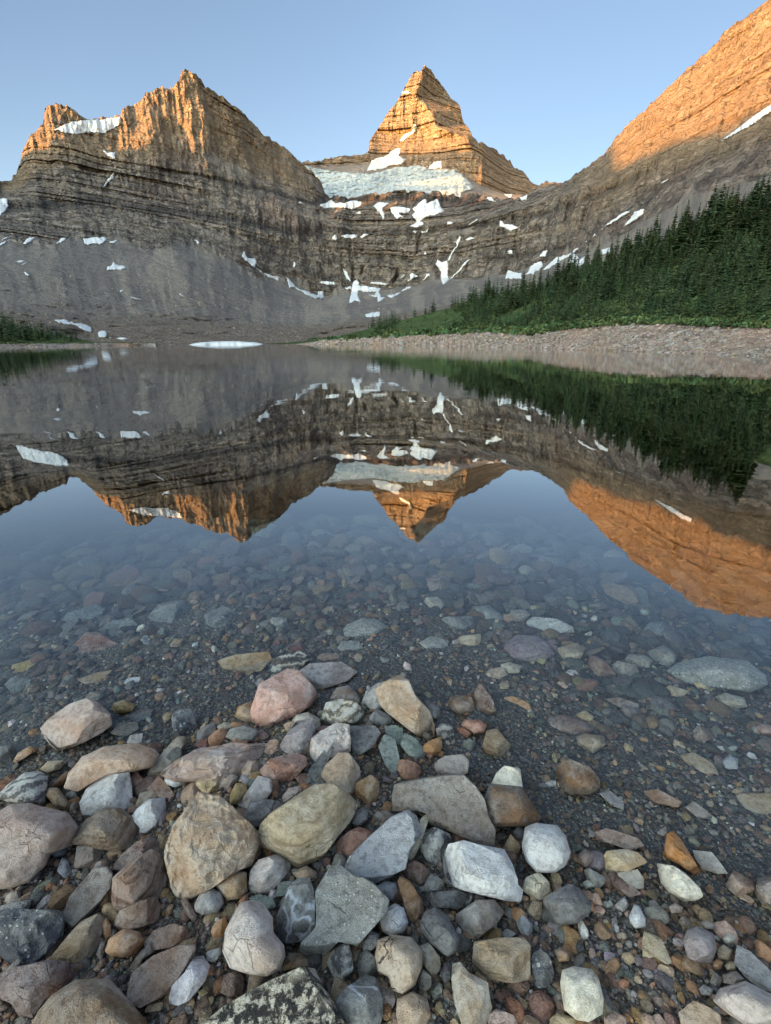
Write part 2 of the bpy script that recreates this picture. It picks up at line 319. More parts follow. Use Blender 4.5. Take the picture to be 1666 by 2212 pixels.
# the pyramid peak behind the headwall, with the shelf the glacier lies on
PSKY = [(560, 420), (620, 370), (640, 353), (659, 349.6), (687, 348), (724, 339), (762, 336.5), (790, 331), (796, 329), (799, 305.7), (818, 278.6), (834, 246), (856, 224), (872, 192), (885, 169), (902, 154), (912, 152), (919, 141.8), (926, 144.5), (937, 159), (948, 176), (964, 195), (975, 214), (994, 230), (999, 257), (1013, 279), (1021, 295), (1034, 306), (1067, 322), (1089, 335), (1113, 362), (1129, 368), (1145, 389), (1162, 397.7), (1174, 397), (1180, 389.6), (1187, 396), (1213, 394), (1260, 420), (1330, 440)]
PA = np.radians(np.arange(-16, 27, .06)); pC = len(PA)
_pa, _pe = azel([p[0] for p in PSKY], [p[1] for p in PSKY])
pe2 = np.interp(PA, _pa, _pe) + jag(PA, .22, 15)
pe1 = np.minimum(curve([(560, 440), (640, 356), (680, 354), (760, 351), (800, 349), (860, 362), (900, 358), (960, 368), (1000, 375), (1040, 400), (1100, 420), (1150, 418), (1230, 415), (1330, 460)])(PA), pe2 - math.radians(.1))
pe0 = np.minimum(curve([(560, 480), (700, 455), (850, 445), (960, 450), (1060, 458), (1150, 440), (1330, 480)])(PA), pe1 - math.radians(.3))
ar = [(919, 142), (913, 154), (899, 208), (931, 241), (942, 273), (1007, 297), (1015, 311), (1040, 380), (1060, 430)]
ara, are = azel([p[0] for p in ar], [p[1] for p in ar]); _o = np.argsort(are)
pr0 = rcurve([(560, 1330), (960, 1330), (1330, 1330)])(PA); pr1 = rcurve([(560, 1750), (700, 1950), (900, 2000), (1040, 1960), (1150, 2250), (1330, 2600)], 380)(PA)
EL2, RG2, T2 = [], [], []
for i, (ea, eb, n) in enumerate(((pe0, pe1, 50), (pe1, pe2, 170))):
    for j in range(n + i):
        f = j / n; e = ea + (eb - ea) * f; EL2.append(e)
        if i == 0: RG2.append(pr0 + (pr1 - pr0) * f)
        else:
            az_ar = np.interp(e, are[_o], ara[_o]); d = PA - az_ar
            up = (e - pe1) * 2000 * .75
            w = sstep(0, math.radians(3), e - pe1)
            RG2.append(pr1 + up + w * 2100 * np.where(d > 0, 1.7 * d, -.55 * d))
        T2.append(np.full(pC, i + f))
EL2, RG2, T2 = map(np.array, (EL2, RG2, T2))
P2 = to_xyz(PA[None], EL2, RG2)
AX2 = PA[None] * 2000 + 0 * T2
rib = ridged(np.stack([AX2 / 95, P2[..., 1] / 1500, P2[..., 2] / 520], -1) + .2 * fbm(P2 / 120., 3, 140)[..., None], 5, 111, .55)
fine = fbm(np.stack([AX2 / 16, P2[..., 1] / 160, P2[..., 2] / 46], -1), 5, 121, .62); zz = P2[..., 2] + 14 * fbm(P2 / 220., 3, 131) + .03 * P2[..., 0]
stra = 0
for per, am in ((105., 1.), (46., .6), (19., .35)):
    u = (zz / per) % 1.0; stra = stra + am * (np.where(u < .7, u * .35, .245 + (u - .7) * 2.5) - .45)
cl2 = sstep(.9, 1.1, T2)
az_ar = np.interp(EL2, are[_o], ara[_o]); rightface = sstep(0, .02, PA[None] - az_ar)
D2 = cl2 * (-34 * rib * (1 - .6 * rightface) - 9 * fine + 11 * stra) + (1 - cl2) * 12 * fbm(P2 / 50., 4, 151)
RG2D = RG2 + D2; P2 = to_xyz(PA[None], EL2, RG2D)
P2 = np.concatenate([P2, to_xyz(PA, EL2[-1] - math.radians(1.2), RG2D[-1] + 70)[None], to_xyz(PA, EL2[-1] * .5, RG2D[-1] + 700)[None]])
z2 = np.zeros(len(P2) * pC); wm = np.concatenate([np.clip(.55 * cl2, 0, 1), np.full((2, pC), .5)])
sc2 = np.concatenate([(1 - sstep(.85, 1.05, T2)) * .8, np.zeros((2, pC))])
link('mountain_peak', mesh_np('mountain_peak', P2.reshape(-1, 3), grid_faces(len(P2), pC), attrs={'fan': z2 + .5, 'scree': sc2, 'sun_warm': wm, 'moraine': z2}), M_ROCKFACE, kind='structure')

def sample(A, Ee, grid='M'):
    """range of the surface seen at bearing A, elevation Ee (arrays)"""
    az, el, rr = (AZ, M_EL, M_R) if grid == 'M' else (PA, EL2, RG2D)
    ci = np.clip(np.searchsorted(az, A) - 1, 0, len(az) - 2); f = np.clip((A - az[ci]) / (az[ci + 1] - az[ci]), 0, 1)
    out = np.empty(len(A))
    for k in range(len(A)):
        c = ci[k]
        out[k] = (1 - f[k]) * np.interp(Ee[k], el[:, c], rr[:, c]) + f[k] * np.interp(Ee[k], el[:, c + 1], rr[:, c + 1])
    return out
def inside(px, py, poly):
    r = np.zeros(px.shape, bool); n = len(poly)
    for i in range(n):
        x1, y1 = poly[i]; x2, y2 = poly[(i + 1) % n]
        if y1 == y2: continue
        c = ((y1 > py) != (y2 > py)) & (px < (x2 - x1) * (py - y1) / (y2 - y1) + x1); r ^= c
    return r
def edge_dist(px, py, poly):
    d = np.full(px.shape, 1e9); n = len(poly)
    for i in range(n):
        a = np.array(poly[i], float); b = np.array(poly[(i + 1) % n], float); v = b - a; L = max(v @ v, 1e-9)
        t = np.clip(((px - a[0]) * v[0] + (py - a[1]) * v[1]) / L, 0, 1)
        d = np.minimum(d, np.hypot(px - a[0] - t * v[0], py - a[1] - t * v[1]))
    return d
def drape(name, poly, grid, m, step=1.25, lift=3., rough=0., jagpx=2.4, **kw):
    """a body of snow lying on the slope: swells from its rim, rests on the ground it covers"""
    xs = np.arange(min(p[0] for p in poly) - 3, max(p[0] for p in poly) + 3, step); ys = np.arange(min(p[1] for p in poly) - 3, max(p[1] for p in poly) + 3, step)
    X, Y = np.meshgrid(xs, ys); q = np.stack([X / 6, Y / 6, 0 * X], -1)
    Xj = X + jagpx * fbm(q, 3, 201); Yj = Y + jagpx * fbm(q + 50, 3, 202)
    ins = inside(Xj, Yj, poly); ed = np.where(ins, 1, -1) * edge_dist(Xj, Yj, poly)
    keep = ed > -1.0
    ids = np.full(X.shape, -1); ids[keep] = np.arange(keep.sum())
    A, Ee = azel(X[keep], Y[keep]); r0 = sample(A, Ee, grid)
    full = np.full(X.shape, np.inf); full[keep] = r0; pad = np.pad(full, 1, constant_values=np.inf); mn = full.copy()
    for dy in (0, 1, 2):
        for dx in (0, 1, 2): mn = np.minimum(mn, pad[dy:dy + X.shape[0], dx:dx + X.shape[1]])
    e = ed[keep]; w = sstep(-.6, 1.3, e); dome = np.clip(e / 10, 0, 1)
    r = r0 * (1 - w) + mn[keep] * w - lift * w * (.5 + dome) + 1.5 * (1 - w)
    if rough: r = r - rough * w * fbm(np.stack([X[keep] / 9, Y[keep] / 3.2, 0 * A], -1), 5, 210, .65)
    f = grid_faces(*X.shape); f = ids.ravel()[f]; f = f[(f >= 0).all(1)]
    if len(f) < 2: return None
    lab_ = np.arange(keep.sum())                                # one body only: drop crumbs cut off by the ragged rim
    for _ in range(400):
        m_ = lab_[f].min(1); n_ = lab_.copy(); np.minimum.at(n_, f.ravel(), np.repeat(m_, 4))
        if (n_ == lab_).all(): break
        lab_ = n_
    fl = lab_[f[:, 0]]; f = f[fl == np.bincount(fl).argmax()]
    used, inv = np.unique(f, return_inverse=True); f = inv.reshape(-1, 4); A, Ee, r = A[used], Ee[used], r[used]
    me = mesh_np(name, to_xyz(A, Ee, r), f); return link(name, me, m, **kw)
# ------------------------------------------------------------------ unseen range in the east, crest shaped to shade the lake and lower slopes
def crop(c, pts):
    ox, oy, w = c; k = w / 1666.0
    return [(0.8677 * (ox + p[0] * k), 0.8677 * (oy + p[1] * k)) for p in pts]
def S(s): return [tuple(float(v) for v in q.split(',')) for q in s.split()]
PERP = np.array([SH[1], -SH[0]]);  PERP = PERP if PERP[1] > 0 else -PERP
TERM = [('M', S('20,360 48,345 83,364 120,340 161,340 187,344 266,352 307,342 385,344')), ('P', S('796,333 804,343 837,338 858,327 885,322 915,316 940,322 958,331 986,329 1007,314')), ('P', S('835,407 880,405 930,398')), ('M', S('1300,335 1358,345 1383,350 1433,330 1483,300 1533,280 1600,262 1666,232 1760,200'))]
tq, tz = [], []; SC = 1350.0
for gr, pts in TERM:
    A, Ee = azel([p[0] for p in pts], [p[1] for p in pts]); r = sample(A, Ee, gr); p = to_xyz(A, Ee, r)
    s = p[:, :2] @ SH; q = p[:, :2] @ PERP
    tq += list(q); tz += list(p[:, 2] + (SC - s) * math.tan(SUN_EL))
tq, tz = np.array(tq), np.array(tz); o_ = np.argsort(tq); tq, tz = tq[o_], tz[o_]
tb = np.arange(tq[0] - 1, tq[-1] + 60, 60.); tzz = np.array([np.mean(tz[(tq >= b - 60) & (tq < b + 60)]) if ((tq >= b - 60) & (tq < b + 60)).any() else np.nan for b in tb])
ok = ~np.isnan(tzz)
qs = np.arange(-900, 3000, 14.); ch = np.interp(qs, tb[ok], tzz[ok]) + 7 * fbm(np.stack([qs / 45, qs * 0, qs * 0], -1), 5, 301, .6)
SHADE = [('M', S('730,420 760,418 800,412 850,408 900,408 940,408 975,402 1000,398 1020,398 1040,398 1060,405 1075,412 1090,422 1110,422 1130,414 1150,398 1190,392'))]
for gr, pts in SHADE:
    A, Ee = azel([p[0] for p in pts], [p[1] for p in pts]); r = sample(A, Ee, gr); p = to_xyz(A, Ee, r)
    for q_, h_ in zip(p[:, :2] @ PERP, p[:, 2] + (SC - p[:, :2] @ SH) * math.tan(SUN_EL)): ch = np.maximum(ch, h_ + 9 - 9. * np.maximum(0, np.abs(qs - q_) - 12))
    print(gr, (p[:, :2] @ PERP).round())
V = []
for off, fz in ((-700, 0.), (-420, .42), (-180, .80), (-50, .96), (0, 1.), (60, .93), (300, .6), (800, 0.)):
    rel = 0 if off == 0 else 28 * fbm(np.stack([qs / 90, qs * 0 + off / 90, qs * 0], -1), 4, 303)
    zc = ch * fz + rel - (20 if fz == 0 else 0); c = (SC + off) * SH[None] + qs[:, None] * PERP[None]
    V.append(np.concatenate([c, np.minimum(zc, ch if off == 0 else ch - 2)[:, None]], 1))
V = np.array(V); n_ = V.shape[0] * V.shape[1]
link('east_shade_ridge', mesh_np('east_shade_ridge', V.reshape(-1, 3), grid_faces(*V.shape[:2]), attrs={'fan': np.full(n_, .5), 'scree': np.full(n_, .2), 'sun_warm': np.zeros(n_), 'moraine': np.zeros(n_)}), M_ROCKFACE, kind='structure')

# ------------------------------------------------------------------ glacier and snow
cA, cB, cP, cH, cL, cR, cT, cQ = (0, 100, 500), (250, 150, 550), (880, 140, 520), (700, 480, 600), (0, 640, 480), (1400, 400, 520), (500, 350, 900), (960, 0, 960)
g_ = drape('glacier', crop(cT, S('470,112 540,130 620,145 720,150 780,155 900,125 1000,115 1060,135 1180,135 1230,180 1262,222 1200,240 1190,290 1100,290 1020,290 960,290 880,290 830,290 740,300 680,310 600,300 560,220 520,160')), 'P', M_ICE, step=1.0, lift=10., rough=26.)
g_['label'] = 'pale blue crevassed glacier draped on the shelf below the pyramid peak'; g_['category'] = 'glacier'
SN = 'small scrap of old snow on the shaded rock face'
SNOW = [
 ('M', cA, '440,742 500,715 600,675 760,662 880,653 1003,636 1003,690 930,740 870,770 800,765 720,770 640,780 560,770', 'golden sunlit snowfield in the saddle beside the small shoulder peak'),
 ('M', cA, '850,910 900,930 955,930 960,980 930,985 880,945', 'small snow scrap in the gully just below the golden saddle snowfield'),
 ('M', cA, '850,1215 900,1150 940,1100 970,1100 930,1160 880,1205', 'slanting snow streak in the dark gully below the golden saddle'),
 ('M', cA, '-350,1400 -60,1310 60,1315 70,1380 0,1470 -350,1560', 'grey snowfield on the ridge at the edge of the picture beside the stepped mountain'),
 ('M', cA, '690,1650 760,1635 870,1635 890,1660 850,1690 700,1695', 'broad snow patch at the foot of the dark cliff above the grey scree'),
 ('M', cA, '905,1675 970,1660 950,1690', SN), ('M', cA, '465,1690 510,1640 545,1635 535,1670', 'slanting snow patch at the tip of a scree cone under the cliff'),
 ('M', cA, '185,1690 240,1640 295,1640 220,1688', SN), ('M', cA, '-30,1720 0,1685 60,1660 40,1692', SN), ('M', cA, '10,1662 50,1632 95,1625 60,1650', SN),
 ('M', cB, '40,1580 100,1525 140,1550 190,1550 195,1570 150,1582', 'lone white snow patch in the middle of the grey scree slope'),
 ('M', cB, '1065,1480 1080,1440 1120,1500 1160,1490 1175,1520 1165,1560 1230,1605 1350,1640 1340,1660 1280,1640 1200,1590 1120,1530', 'long snow streak running down the edge where scree meets the cliff'),
 ('M', cB, '700,1350 725,1355 750,1380 735,1387', SN),
 ('M', cH, '40,580 55,590 100,650 160,675 250,710 260,675 295,685 298,725 240,732 160,695 80,650 60,660 50,630', 'hook shaped snow streak at the foot of the headwall above the scree'),
 ('M', cH, '262,618 300,610 383,622 370,638 300,635', 'flat snow strip on the ledge above the hook shaped streak'),
 ('M', cH, '425,520 440,525 480,590 475,620 455,590', 'thin steep snow finger above the star shaped snow patch'),
 ('M', cH, '500,610 525,600 540,640 685,660 680,685 540,680 525,700 550,755 515,740 475,765 490,660', 'star shaped snow patch at the bottom of the dark gully'),
 ('M', cH, '430,660 480,645 490,668', SN), ('M', cH, '590,630 650,612 735,625 730,640', 'narrow snow strip just above the arm of the star shaped patch'),
 ('M', cH, '600,700 650,705 665,670 690,720 718,728 670,755 665,720', 'ragged snow patch just below the star shaped patch'),
 ('M', cH, '735,715 780,700 820,685 825,690 770,725', SN), ('M', cH, '830,680 870,650 900,650 895,662', SN),
 ('M', cH, '885,565 910,555 950,580 900,605 865,625 895,595', 'small forked snow patch on the grey ledges between the star and the funnel'),
 ('M', cH, '975,610 1000,575 1000,560 1025,558 1028,572', SN), ('M', cH, '820,590 850,562 857,570', SN),
 ('M', cH, '1070,490 1078,458 1110,480 1150,470 1158,500 1150,540 1158,580 1165,600 1120,635 1105,590 1108,550', 'funnel shaped snow patch hanging down behind the treetops'),
 ('M', cH, '1150,468 1185,400 1212,370 1208,340 1235,300 1247,305 1224,350 1217,380 1182,430 1165,468', 'thin snow couloir climbing from the top of the funnel shaped patch'),
 ('M', cH, '1160,600 1220,540 1260,490 1305,453 1310,460 1267,507 1217,564', 'thin slanting snow line along the pale gravel cone'),
 ('M', cH, '1275,325 1310,300 1335,315 1295,332', SN), ('M', cH, '1293,225 1350,176 1357,184 1312,222', SN), ('M', cH, '1145,200 1185,198 1185,216 1155,221', SN),
 ('M', cH, '1512,195 1535,195 1545,220 1600,218 1640,240 1590,265 1515,235', 'bowl shaped snow patch on the brown cliff below the col'),
 ('M', cH, '1562,405 1585,395 1602,400 1600,427 1575,427', SN),
 ('M', cH, '580,840 620,832 685,822 682,855 640,855 585,860', 'low snow patch on the scree just above the first small spruces'),
 ('M', cH, '358,300 375,290 395,315 380,329 358,320', SN), ('M', cH, '408,300 440,290 525,288 525,313 450,312', 'flat snow strip on the dark ledge in the middle of the headwall'), ('M', cH, '545,300 570,285 605,285 600,299 555,311', SN),
 ('M', cH, '262,80 300,75 350,50 375,70 440,70 500,55 560,65 555,90 520,95 490,118 430,100 300,110', 'long ragged snow band directly under the blue end of the glacier'),
 ('M', cH, '635,95 680,65 745,72 700,100 715,165 705,195 690,140', 'snow tongue dripping from the ledge under the sunlit ice'),
 ('M', cH, '755,100 800,95 900,110 870,140 810,135 845,165 800,178 765,140', 'snow patch with rock islands between the tongue and the big snowfield'),
 ('M', cH, '905,110 930,95 980,45 1000,40 1010,75 1085,40 1100,95 1130,125 1060,155 1010,160 960,200 990,212 940,240 890,230 940,200 905,155 930,125', 'biggest snowfield on the headwall with a pointed tail below the glacier'),
 ('M', cH, '908,265 940,258 930,284', SN), ('M', cH, '965,270 1000,265 1020,248 1015,272 975,279', SN), ('M', cH, '118,65 135,60 162,80', SN), ('M', cH, '1420,37 1445,30 1484,62 1450,57', SN),
 ('M', cH, '513,140 550,124 549,147', SN), ('M', cH, '80,522 85,480 104,490 95,517', SN), ('M', cH, '988,427 998,403 1007,427', SN),
 ('P', cP, '110,910 150,830 200,810 270,790 350,730 380,735 360,800 420,820 390,860 300,875 200,905', 'snow ramp between the glacier and the sunlit face of the pyramid'),
 ('P', cP, '370,670 400,630 460,600 490,560 500,600 440,640 400,682', 'glowing snow patch in the middle of the sunlit pyramid face'),
 ('P', cP, '470,575 475,543 502,543 502,577', 'tiny glowing snow spot above the patch on the pyramid face'), ('P', cP, '598,892 640,848 697,832 702,897', 'small snow triangle above the bright upper edge of the glacier'),
 ('P', cP, '388,287 440,273 452,297 400,303', 'small glowing snow ledge high on the edge of the pyramid'), ('P', cP, '1208,1100 1272,1100 1250,1132', SN),
 ('M', cP, '1323,1130 1385,1108 1380,1140 1350,1152', 'small snow patch on the pale slope just below the col'),
 ('M', cR, '335,520 400,470 510,400 550,398 430,482 360,522', 'long slanting snow streak of the pair above the forest edge'),
 ('M', cR, '480,530 545,460 570,410 630,385 662,390 650,420 590,470 530,510', 'wider ragged snow patch of the pair above the forest edge'),
 ('M', cR, '225,612 260,583 268,592', SN), ('M', cR, '0,783 60,735 125,688 122,707 50,767', 'thin snow line climbing the slope above the treetops'),
 ('M', cR, '40,820 85,740 130,770 80,820 35,870', 'upper of two snow wedges right behind the tallest spruce'), ('M', cR, '80,840 130,790 182,765 165,830 100,860', 'lower of two snow wedges right behind the tallest spruce'),
 ('M', cR, '310,715 385,685 380,735 320,750', 'snow glimpse between the treetops beside the tallest spruce'), ('M', cR, '298,557 325,533 324,549', SN), ('M', cR, '778,187 845,138 848,148 800,183', SN), ('M', cR, '158,657 200,633 200,643', SN),
 ('M', cQ, '1440,615 1500,570 1580,510 1650,460 1720,430 1720,455 1660,485 1600,530 1530,570', 'long bright snow streak under the orange sunlit slope'),
 ('M', cQ, '520,1203 530,1168 590,1180 585,1203', 'snow wedge touching the treetops below the bowl shaped patch'), ('M', cQ, '605,1187 640,1135 675,1130 680,1150 640,1182', 'rounded snow patch resting just above the spruce tops'),
 ('M', cQ, '680,1167 740,1110 790,1100 830,1068 832,1076 760,1127 690,1169', 'slim snow streak rising from the spruce tops to the cliff foot'), ('M', cQ, '665,1110 680,1085 700,1085 690,1110', SN), ('M', cQ, '525,1097 540,1078 553,1100', SN),
 ('M', cL, '125,40 170,28 222,35 190,51', SN), ('M', cL, '178,74 220,45 260,40', SN), ('M', cL, '195,130 230,135 272,160 240,162', SN),
 ('M', cL, '1110,336 1200,358 1242,380 1160,362', 'hairline snow streak low on the scree'), ('M', cL, '1028,286 1060,281 1069,293 1040,296', SN), ('M', cL, '1540,308 1588,336 1570,340', SN),
 ('M', cL, '470,545 560,540 640,570 700,575 795,605 790,650 740,640 680,600 590,580 520,575', 'white snow patch behind the dark grove on the moraine'),
 ('M', cL, '848,670 855,635 905,632 925,660 915,703 850,700', 'square snow patch on the moraine beyond the grove'), ('M', cL, '1000,702 1060,690 1120,712 1080,722', 'low snow lens by the shore beside the square snow patch'), ('M', cL, '918,697 965,689 962,704', SN),
]
for gr, c_, pts, lab in SNOW:
    far = gr == 'P'
    drape('snow_patch', crop(c_, S(pts)), gr, M_SNOW, step=1.0, lift=5. if far else (1.2 if c_ is cL else 3.), label=lab, category='snow patch', group='snow patches on the mountains')
# snow bank at the far waterline: one thick melting block
u = np.linspace(-1, 1, 60); v = np.linspace(0, 1, 14); a0, _ = azel(np.array([404, 573.]), np.array([744, 744.]))
Vb = []
for t in v:
    ang = math.pi * t; rr = 268 - 9 * math.cos(ang) * 1.0
    prof = np.clip(1 - np.abs(u + .0) ** 2.4, 0, 1) ** .7
    az = a0[0] + (a0[1] - a0[0]) * (u + 1) / 2
    z = -.4 + (1.7 * prof * (1 + .12 * fbm(np.stack([u * 4, u * 0 + t * 2, u * 0], -1), 3, 330)) + .3 * prof) * (math.sin(ang) ** .45)
    rrr = rr + 2 * fbm(np.stack([u * 5, u * 0 + t, u * 0], -1), 3, 331)
    Vb.append(np.stack([rrr * np.sin(az), rrr * np.cos(az), z], -1))
Vb = np.array(Vb)
link('snow_bank', mesh_np('snow_bank', Vb.reshape(-1, 3), grid_faces(14, 60)), M_SNOW, label='long low white snow bank melting at the far waterline', category='snow bank')

# ------------------------------------------------------------------ wooded slopes along the lake
def green_ground():
    m, t, b, o = mat('meadow_ground'); k = N(t); g = k.n('NewGeometry').outputs['Position']
    bk = k.n('Attribute', attribute_name='bank').outputs['Fac']
    n1 = k.noise(k.map(g, (.25, .25, .25)), 1, 6, .65); n2 = k.noise(k.map(g, (2.2, 2.2, 2.2)), 1, 4, .7)
    c = k.ramp(n1, [(.30, (.030, .050, .018)), (.48, (.055, .085, .028)), (.62, (.085, .115, .040)), (.75, (.12, .12, .055))])
    c = k.mix(k.ramp(n2, [(.38, .6), (.6, 0.)]), c, (.02, .03, .012))
    v = k.n('TexVoronoi', {'Vector': k.map(g, (1.3, 1.3, 1.3)), 'Scale': 1.}); vc = k.n('SeparateColor', {0: v.outputs['Color']}).outputs[0]
    st = k.ramp(vc, [(0., (.17, .12, .10)), (.35, (.27, .21, .18)), (.7, (.36, .29, .25)), (1., (.46, .40, .36))])
    st = k.mix(k.ramp(k.n('TexVoronoi', {'Vector': k.map(g, (1.3, 1.3, 1.3)), 'Scale': 1.}, feature='DISTANCE_TO_EDGE').outputs[0], [(0., .8), (.12, 0.)]), st, (.06, .045, .04))
    st = k.mix(k.ramp(k.noise(k.map(g, (.09, .09, .09)), 1, 3), [(.5, 0.), (.7, .6)]), st, (.34, .19, .13))
    bf = k.ramp(k.math('ADD', bk, k.math('MULTIPLY', k.math('SUBTRACT', n1, .5), .8)), [(.45, 0.), (.55, 1.)])
    t.links.new(k.mix(bf, c, st), b.inputs[0]); b.inputs['Roughness'].default_value = .95; b.inputs['Specular IOR Level'].default_value = .1
    t.links.new(k.bump(k.math('ADD', n2, k.math('MULTIPLY', v.outputs['Distance'], -.6)), .8, .5), b.inputs['Normal'])
    return m
M_GREEN = green_ground()
def plane_hit(x, y, z):
    d = ray(x, y); t = (z - CAMH) / np.minimum(d[..., 2], -1e-4); return CAM[:2] + d[..., :2] * t[..., None]
WLP = [(560, 743.5), (650, 744), (750, 744.5), (850, 746), (1000, 749), (1250, 757), (1450, 763), (1666, 774), (1900, 786)]
_w = np.hypot(*plane_hit([q[0] for q in WLP], [q[1] for q in WLP], np.zeros(len(WLP))).T); print('waterline', _w.round())
WLR = [(q[0], float(min(r, 262 - 3 * i))) for i, (q, r) in enumerate(zip(WLP, _w))]
class Slope:
    def __init__(s, name, ys, rs, a0, a1, nsub, waterline):
        s.az = np.radians(np.arange(a0, a1, .12)); n = len(s.az)
        r0 = rcurve(waterline, 750)(s.az); E = [np.arctan2(-.5 - CAMH, r0)] + [curve(y)(s.az) for y in ys]; R = [r0] + [rcurve(r, 650)(s.az) for r in rs]
        for i in range(1, len(E)): E[i] = np.maximum(E[i], E[i - 1] + math.radians(.02))
        el, rg, tt = [], [], []
        for i in range(len(E) - 1):
            for j in range(nsub[i] + (i == len(E) - 2)):
                f = j / nsub[i]; el.append(E[i] + (E[i + 1] - E[i]) * f); rg.append(R[i] + (R[i + 1] - R[i]) * f); tt.append(np.full(n, i + f))
        s.el, s.rg, s.tt = map(np.array, (el, rg, tt)); P = to_xyz(s.az[None], s.el, s.rg)
        s.rg = s.rg + (fbm(P / 9., 4, 401) * 2.2 * sstep(0, .5, s.tt) + fbm(P / 1.6, 3, 402) * .5) * np.clip(s.rg / 90., .5, 3)
        P = to_xyz(s.az[None], s.el, s.rg); e = P[-1]
        h = np.stack([np.sin(s.az), np.cos(s.az), 0 * s.az], -1)
        P = np.concatenate([P, (e + h * 12 + [0, 0, -.5])[None], (e + h * 60 + [0, 0, -18])[None]])
        bank = np.concatenate([1 - sstep(.80, 1.15, s.tt), np.zeros((2, n))])
        link(name, mesh_np(name, P.reshape(-1, 3), grid_faces(len(P), n), attrs={'bank': bank}), M_GREEN, kind='structure')
    def at(s, x, y):
        A, Ee = azel(x, y); out = np.empty(len(A)); ci = np.clip(np.round((A - s.az[0]) / (s.az[1] - s.az[0])).astype(int), 0, len(s.az) - 1)
        for k in range(len(A)): out[k] = np.interp(Ee[k], s.el[:, ci[k]], s.rg[:, ci[k]])
        return to_xyz(A, Ee, out)
H1 = [(560, 744), (640, 743), (700, 735), (760, 732), (850, 727), (950, 722), (1050, 716), (1150, 722), (1250, 708), (1350, 700), (1450, 698), (1550, 704), (1666, 706), (1900, 712)]
H2 = [(560, 743), (640, 738), (700, 733), (760, 719), (850, 697), (950, 670), (1050, 652), (1100, 646), (1200, 622), (1250, 610), (1300, 597), (1400, 562), (1500, 532), (1600, 492), (1666, 476), (1900, 420)]
hill = Slope('hillside', [H1, H2], [[(q[0], q[1] + 6 + 8 * np.clip((q[0] - 700) / 500., 0, 1)) for q in WLR], [(560, 320), (700, 300), (850, 250), (1000, 205), (1150, 170), (1300, 150), (1500, 128), (1666, 116), (1900, 100)]], -13, 50, [14, 60],
             WLR)
left = Slope('left_shore', [[(-400, 745), (0, 742), (100, 741), (190, 740), (300, 741)], [(-400, 700), (0, 708), (60, 712), (120, 722), (170, 732), (200, 738), (300, 740)]], [[(-400, 215), (0, 225), (300, 262)], [(-400, 270), (0, 275), (300, 285)]], -55, -24, [6, 24], [(-400, 200), (0, 208), (300, 255)])

def plant_material(name, base, trans=.0):
    m, t, b, o = mat(name); k = N(t); a = k.n('Attribute', attribute_name='Col').outputs['Color']; oi = k.n('ObjectInfo')
    c = k.mix(1., k.mix(1., base, a, 'MULTIPLY'), oi.outputs['Color'], 'MULTIPLY')
    t.links.new(c, b.inputs[0]); b.inputs['Roughness'].default_value = .85; b.inputs['Specular IOR Level'].default_value = .12
    return m
M_SPRUCE = plant_material('spruce_needles', (.043, .070, .033)); M_BARK = plant_material('bark', (.09, .07, .055)); M_SHRUB = plant_material('shrub_leaves', (.060, .094, .038))

def spruce_crown(seed, nw, nb, wid):
    r = np.random.default_rng(seed); V, F, Cc = [], [], []
    for i in range(nw):
        t = (i + r.uniform(-.3, .3)) / nw; z = .05 + .92 * max(t, 0); R = wid * (1 - t) ** .85 * r.uniform(.75, 1.2) + .010
        if t < .12: R *= .75
        n = max(4, int(nb * (1 - .4 * t)))
        for b in range(n):
            a = (b + r.uniform(-.4, .4)) / n * 2 * math.pi + i * 1.1; L = R * r.uniform(.65, 1.2); dr = r.uniform(.25, .6); w = L * r.uniform(.26, .42) + .004
            d = np.array([math.cos(a), math.sin(a), 0]); sN = np.array([-d[1], d[0], 0])
            p0 = np.array([0, 0, z + .012]); p1 = d * L * .55 + [0, 0, z - dr * L * .25]; p2 = d * L + [0, 0, z - dr * L * .75 + .1 * L]
            l1 = p1 + sN * w - [0, 0, w * .45]; r1 = p1 - sN * w - [0, 0, w * .45]; l2 = p2 + sN * w * .3 - d * L * .12; r2 = p2 - sN * w * .3 - d * L * .12
            k = len(V); V += [p0, l1, p1, r1, l2, p2, r2]; F += [(k, k + 1, k + 2, k), (k, k + 2, k + 3, k), (k + 2, k + 1, k + 4, k + 5), (k + 2, k + 5, k + 6, k + 3)]
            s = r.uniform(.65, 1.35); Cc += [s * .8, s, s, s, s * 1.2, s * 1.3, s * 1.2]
    k = len(V); V += [np.array(q, float) for q in ((.006, 0, .92), (-.004, .005, .92), (-.004, -.005, .92), (0, 0, 1.0))]; F += [(k, k + 1, k + 3, k), (k + 1, k + 2, k + 3, k + 1), (k + 2, k, k + 3, k + 2)]; Cc += [1.] * 4
    return np.array(V), np.array(F), np.array(Cc)
def fix_tris(F):
    """degenerate quads -> triangles"""
    F = np.asarray(F); tri = F[:, 0] == F[:, 3]; q = F[~tri]
    return np.concatenate([F[tri][:, :3], q[:, [0, 1, 2]], q[:, [0, 2, 3]]])
def tube(pts, rad, n=7):
    V = []
    for (p, r) in zip(pts, rad):
        for i in range(n): a = 2 * math.pi * i / n; V.append((p[0] + r * math.cos(a), p[1] + r * math.sin(a), p[2]))
    F = [(j * n + i, j * n + (i + 1) % n, (j + 1) * n + (i + 1) % n, (j + 1) * n + i) for j in range(len(pts) - 1) for i in range(n)]
    return np.array(V), np.array(F)
HI = [spruce_crown(500 + i, 30, 9, [.18, .21, .16, .23, .19, .25][i]) for i in range(6)]
LO = [spruce_crown(600 + i, 17, 6, [.20, .24, .18, .26][i]) for i in range(4)]

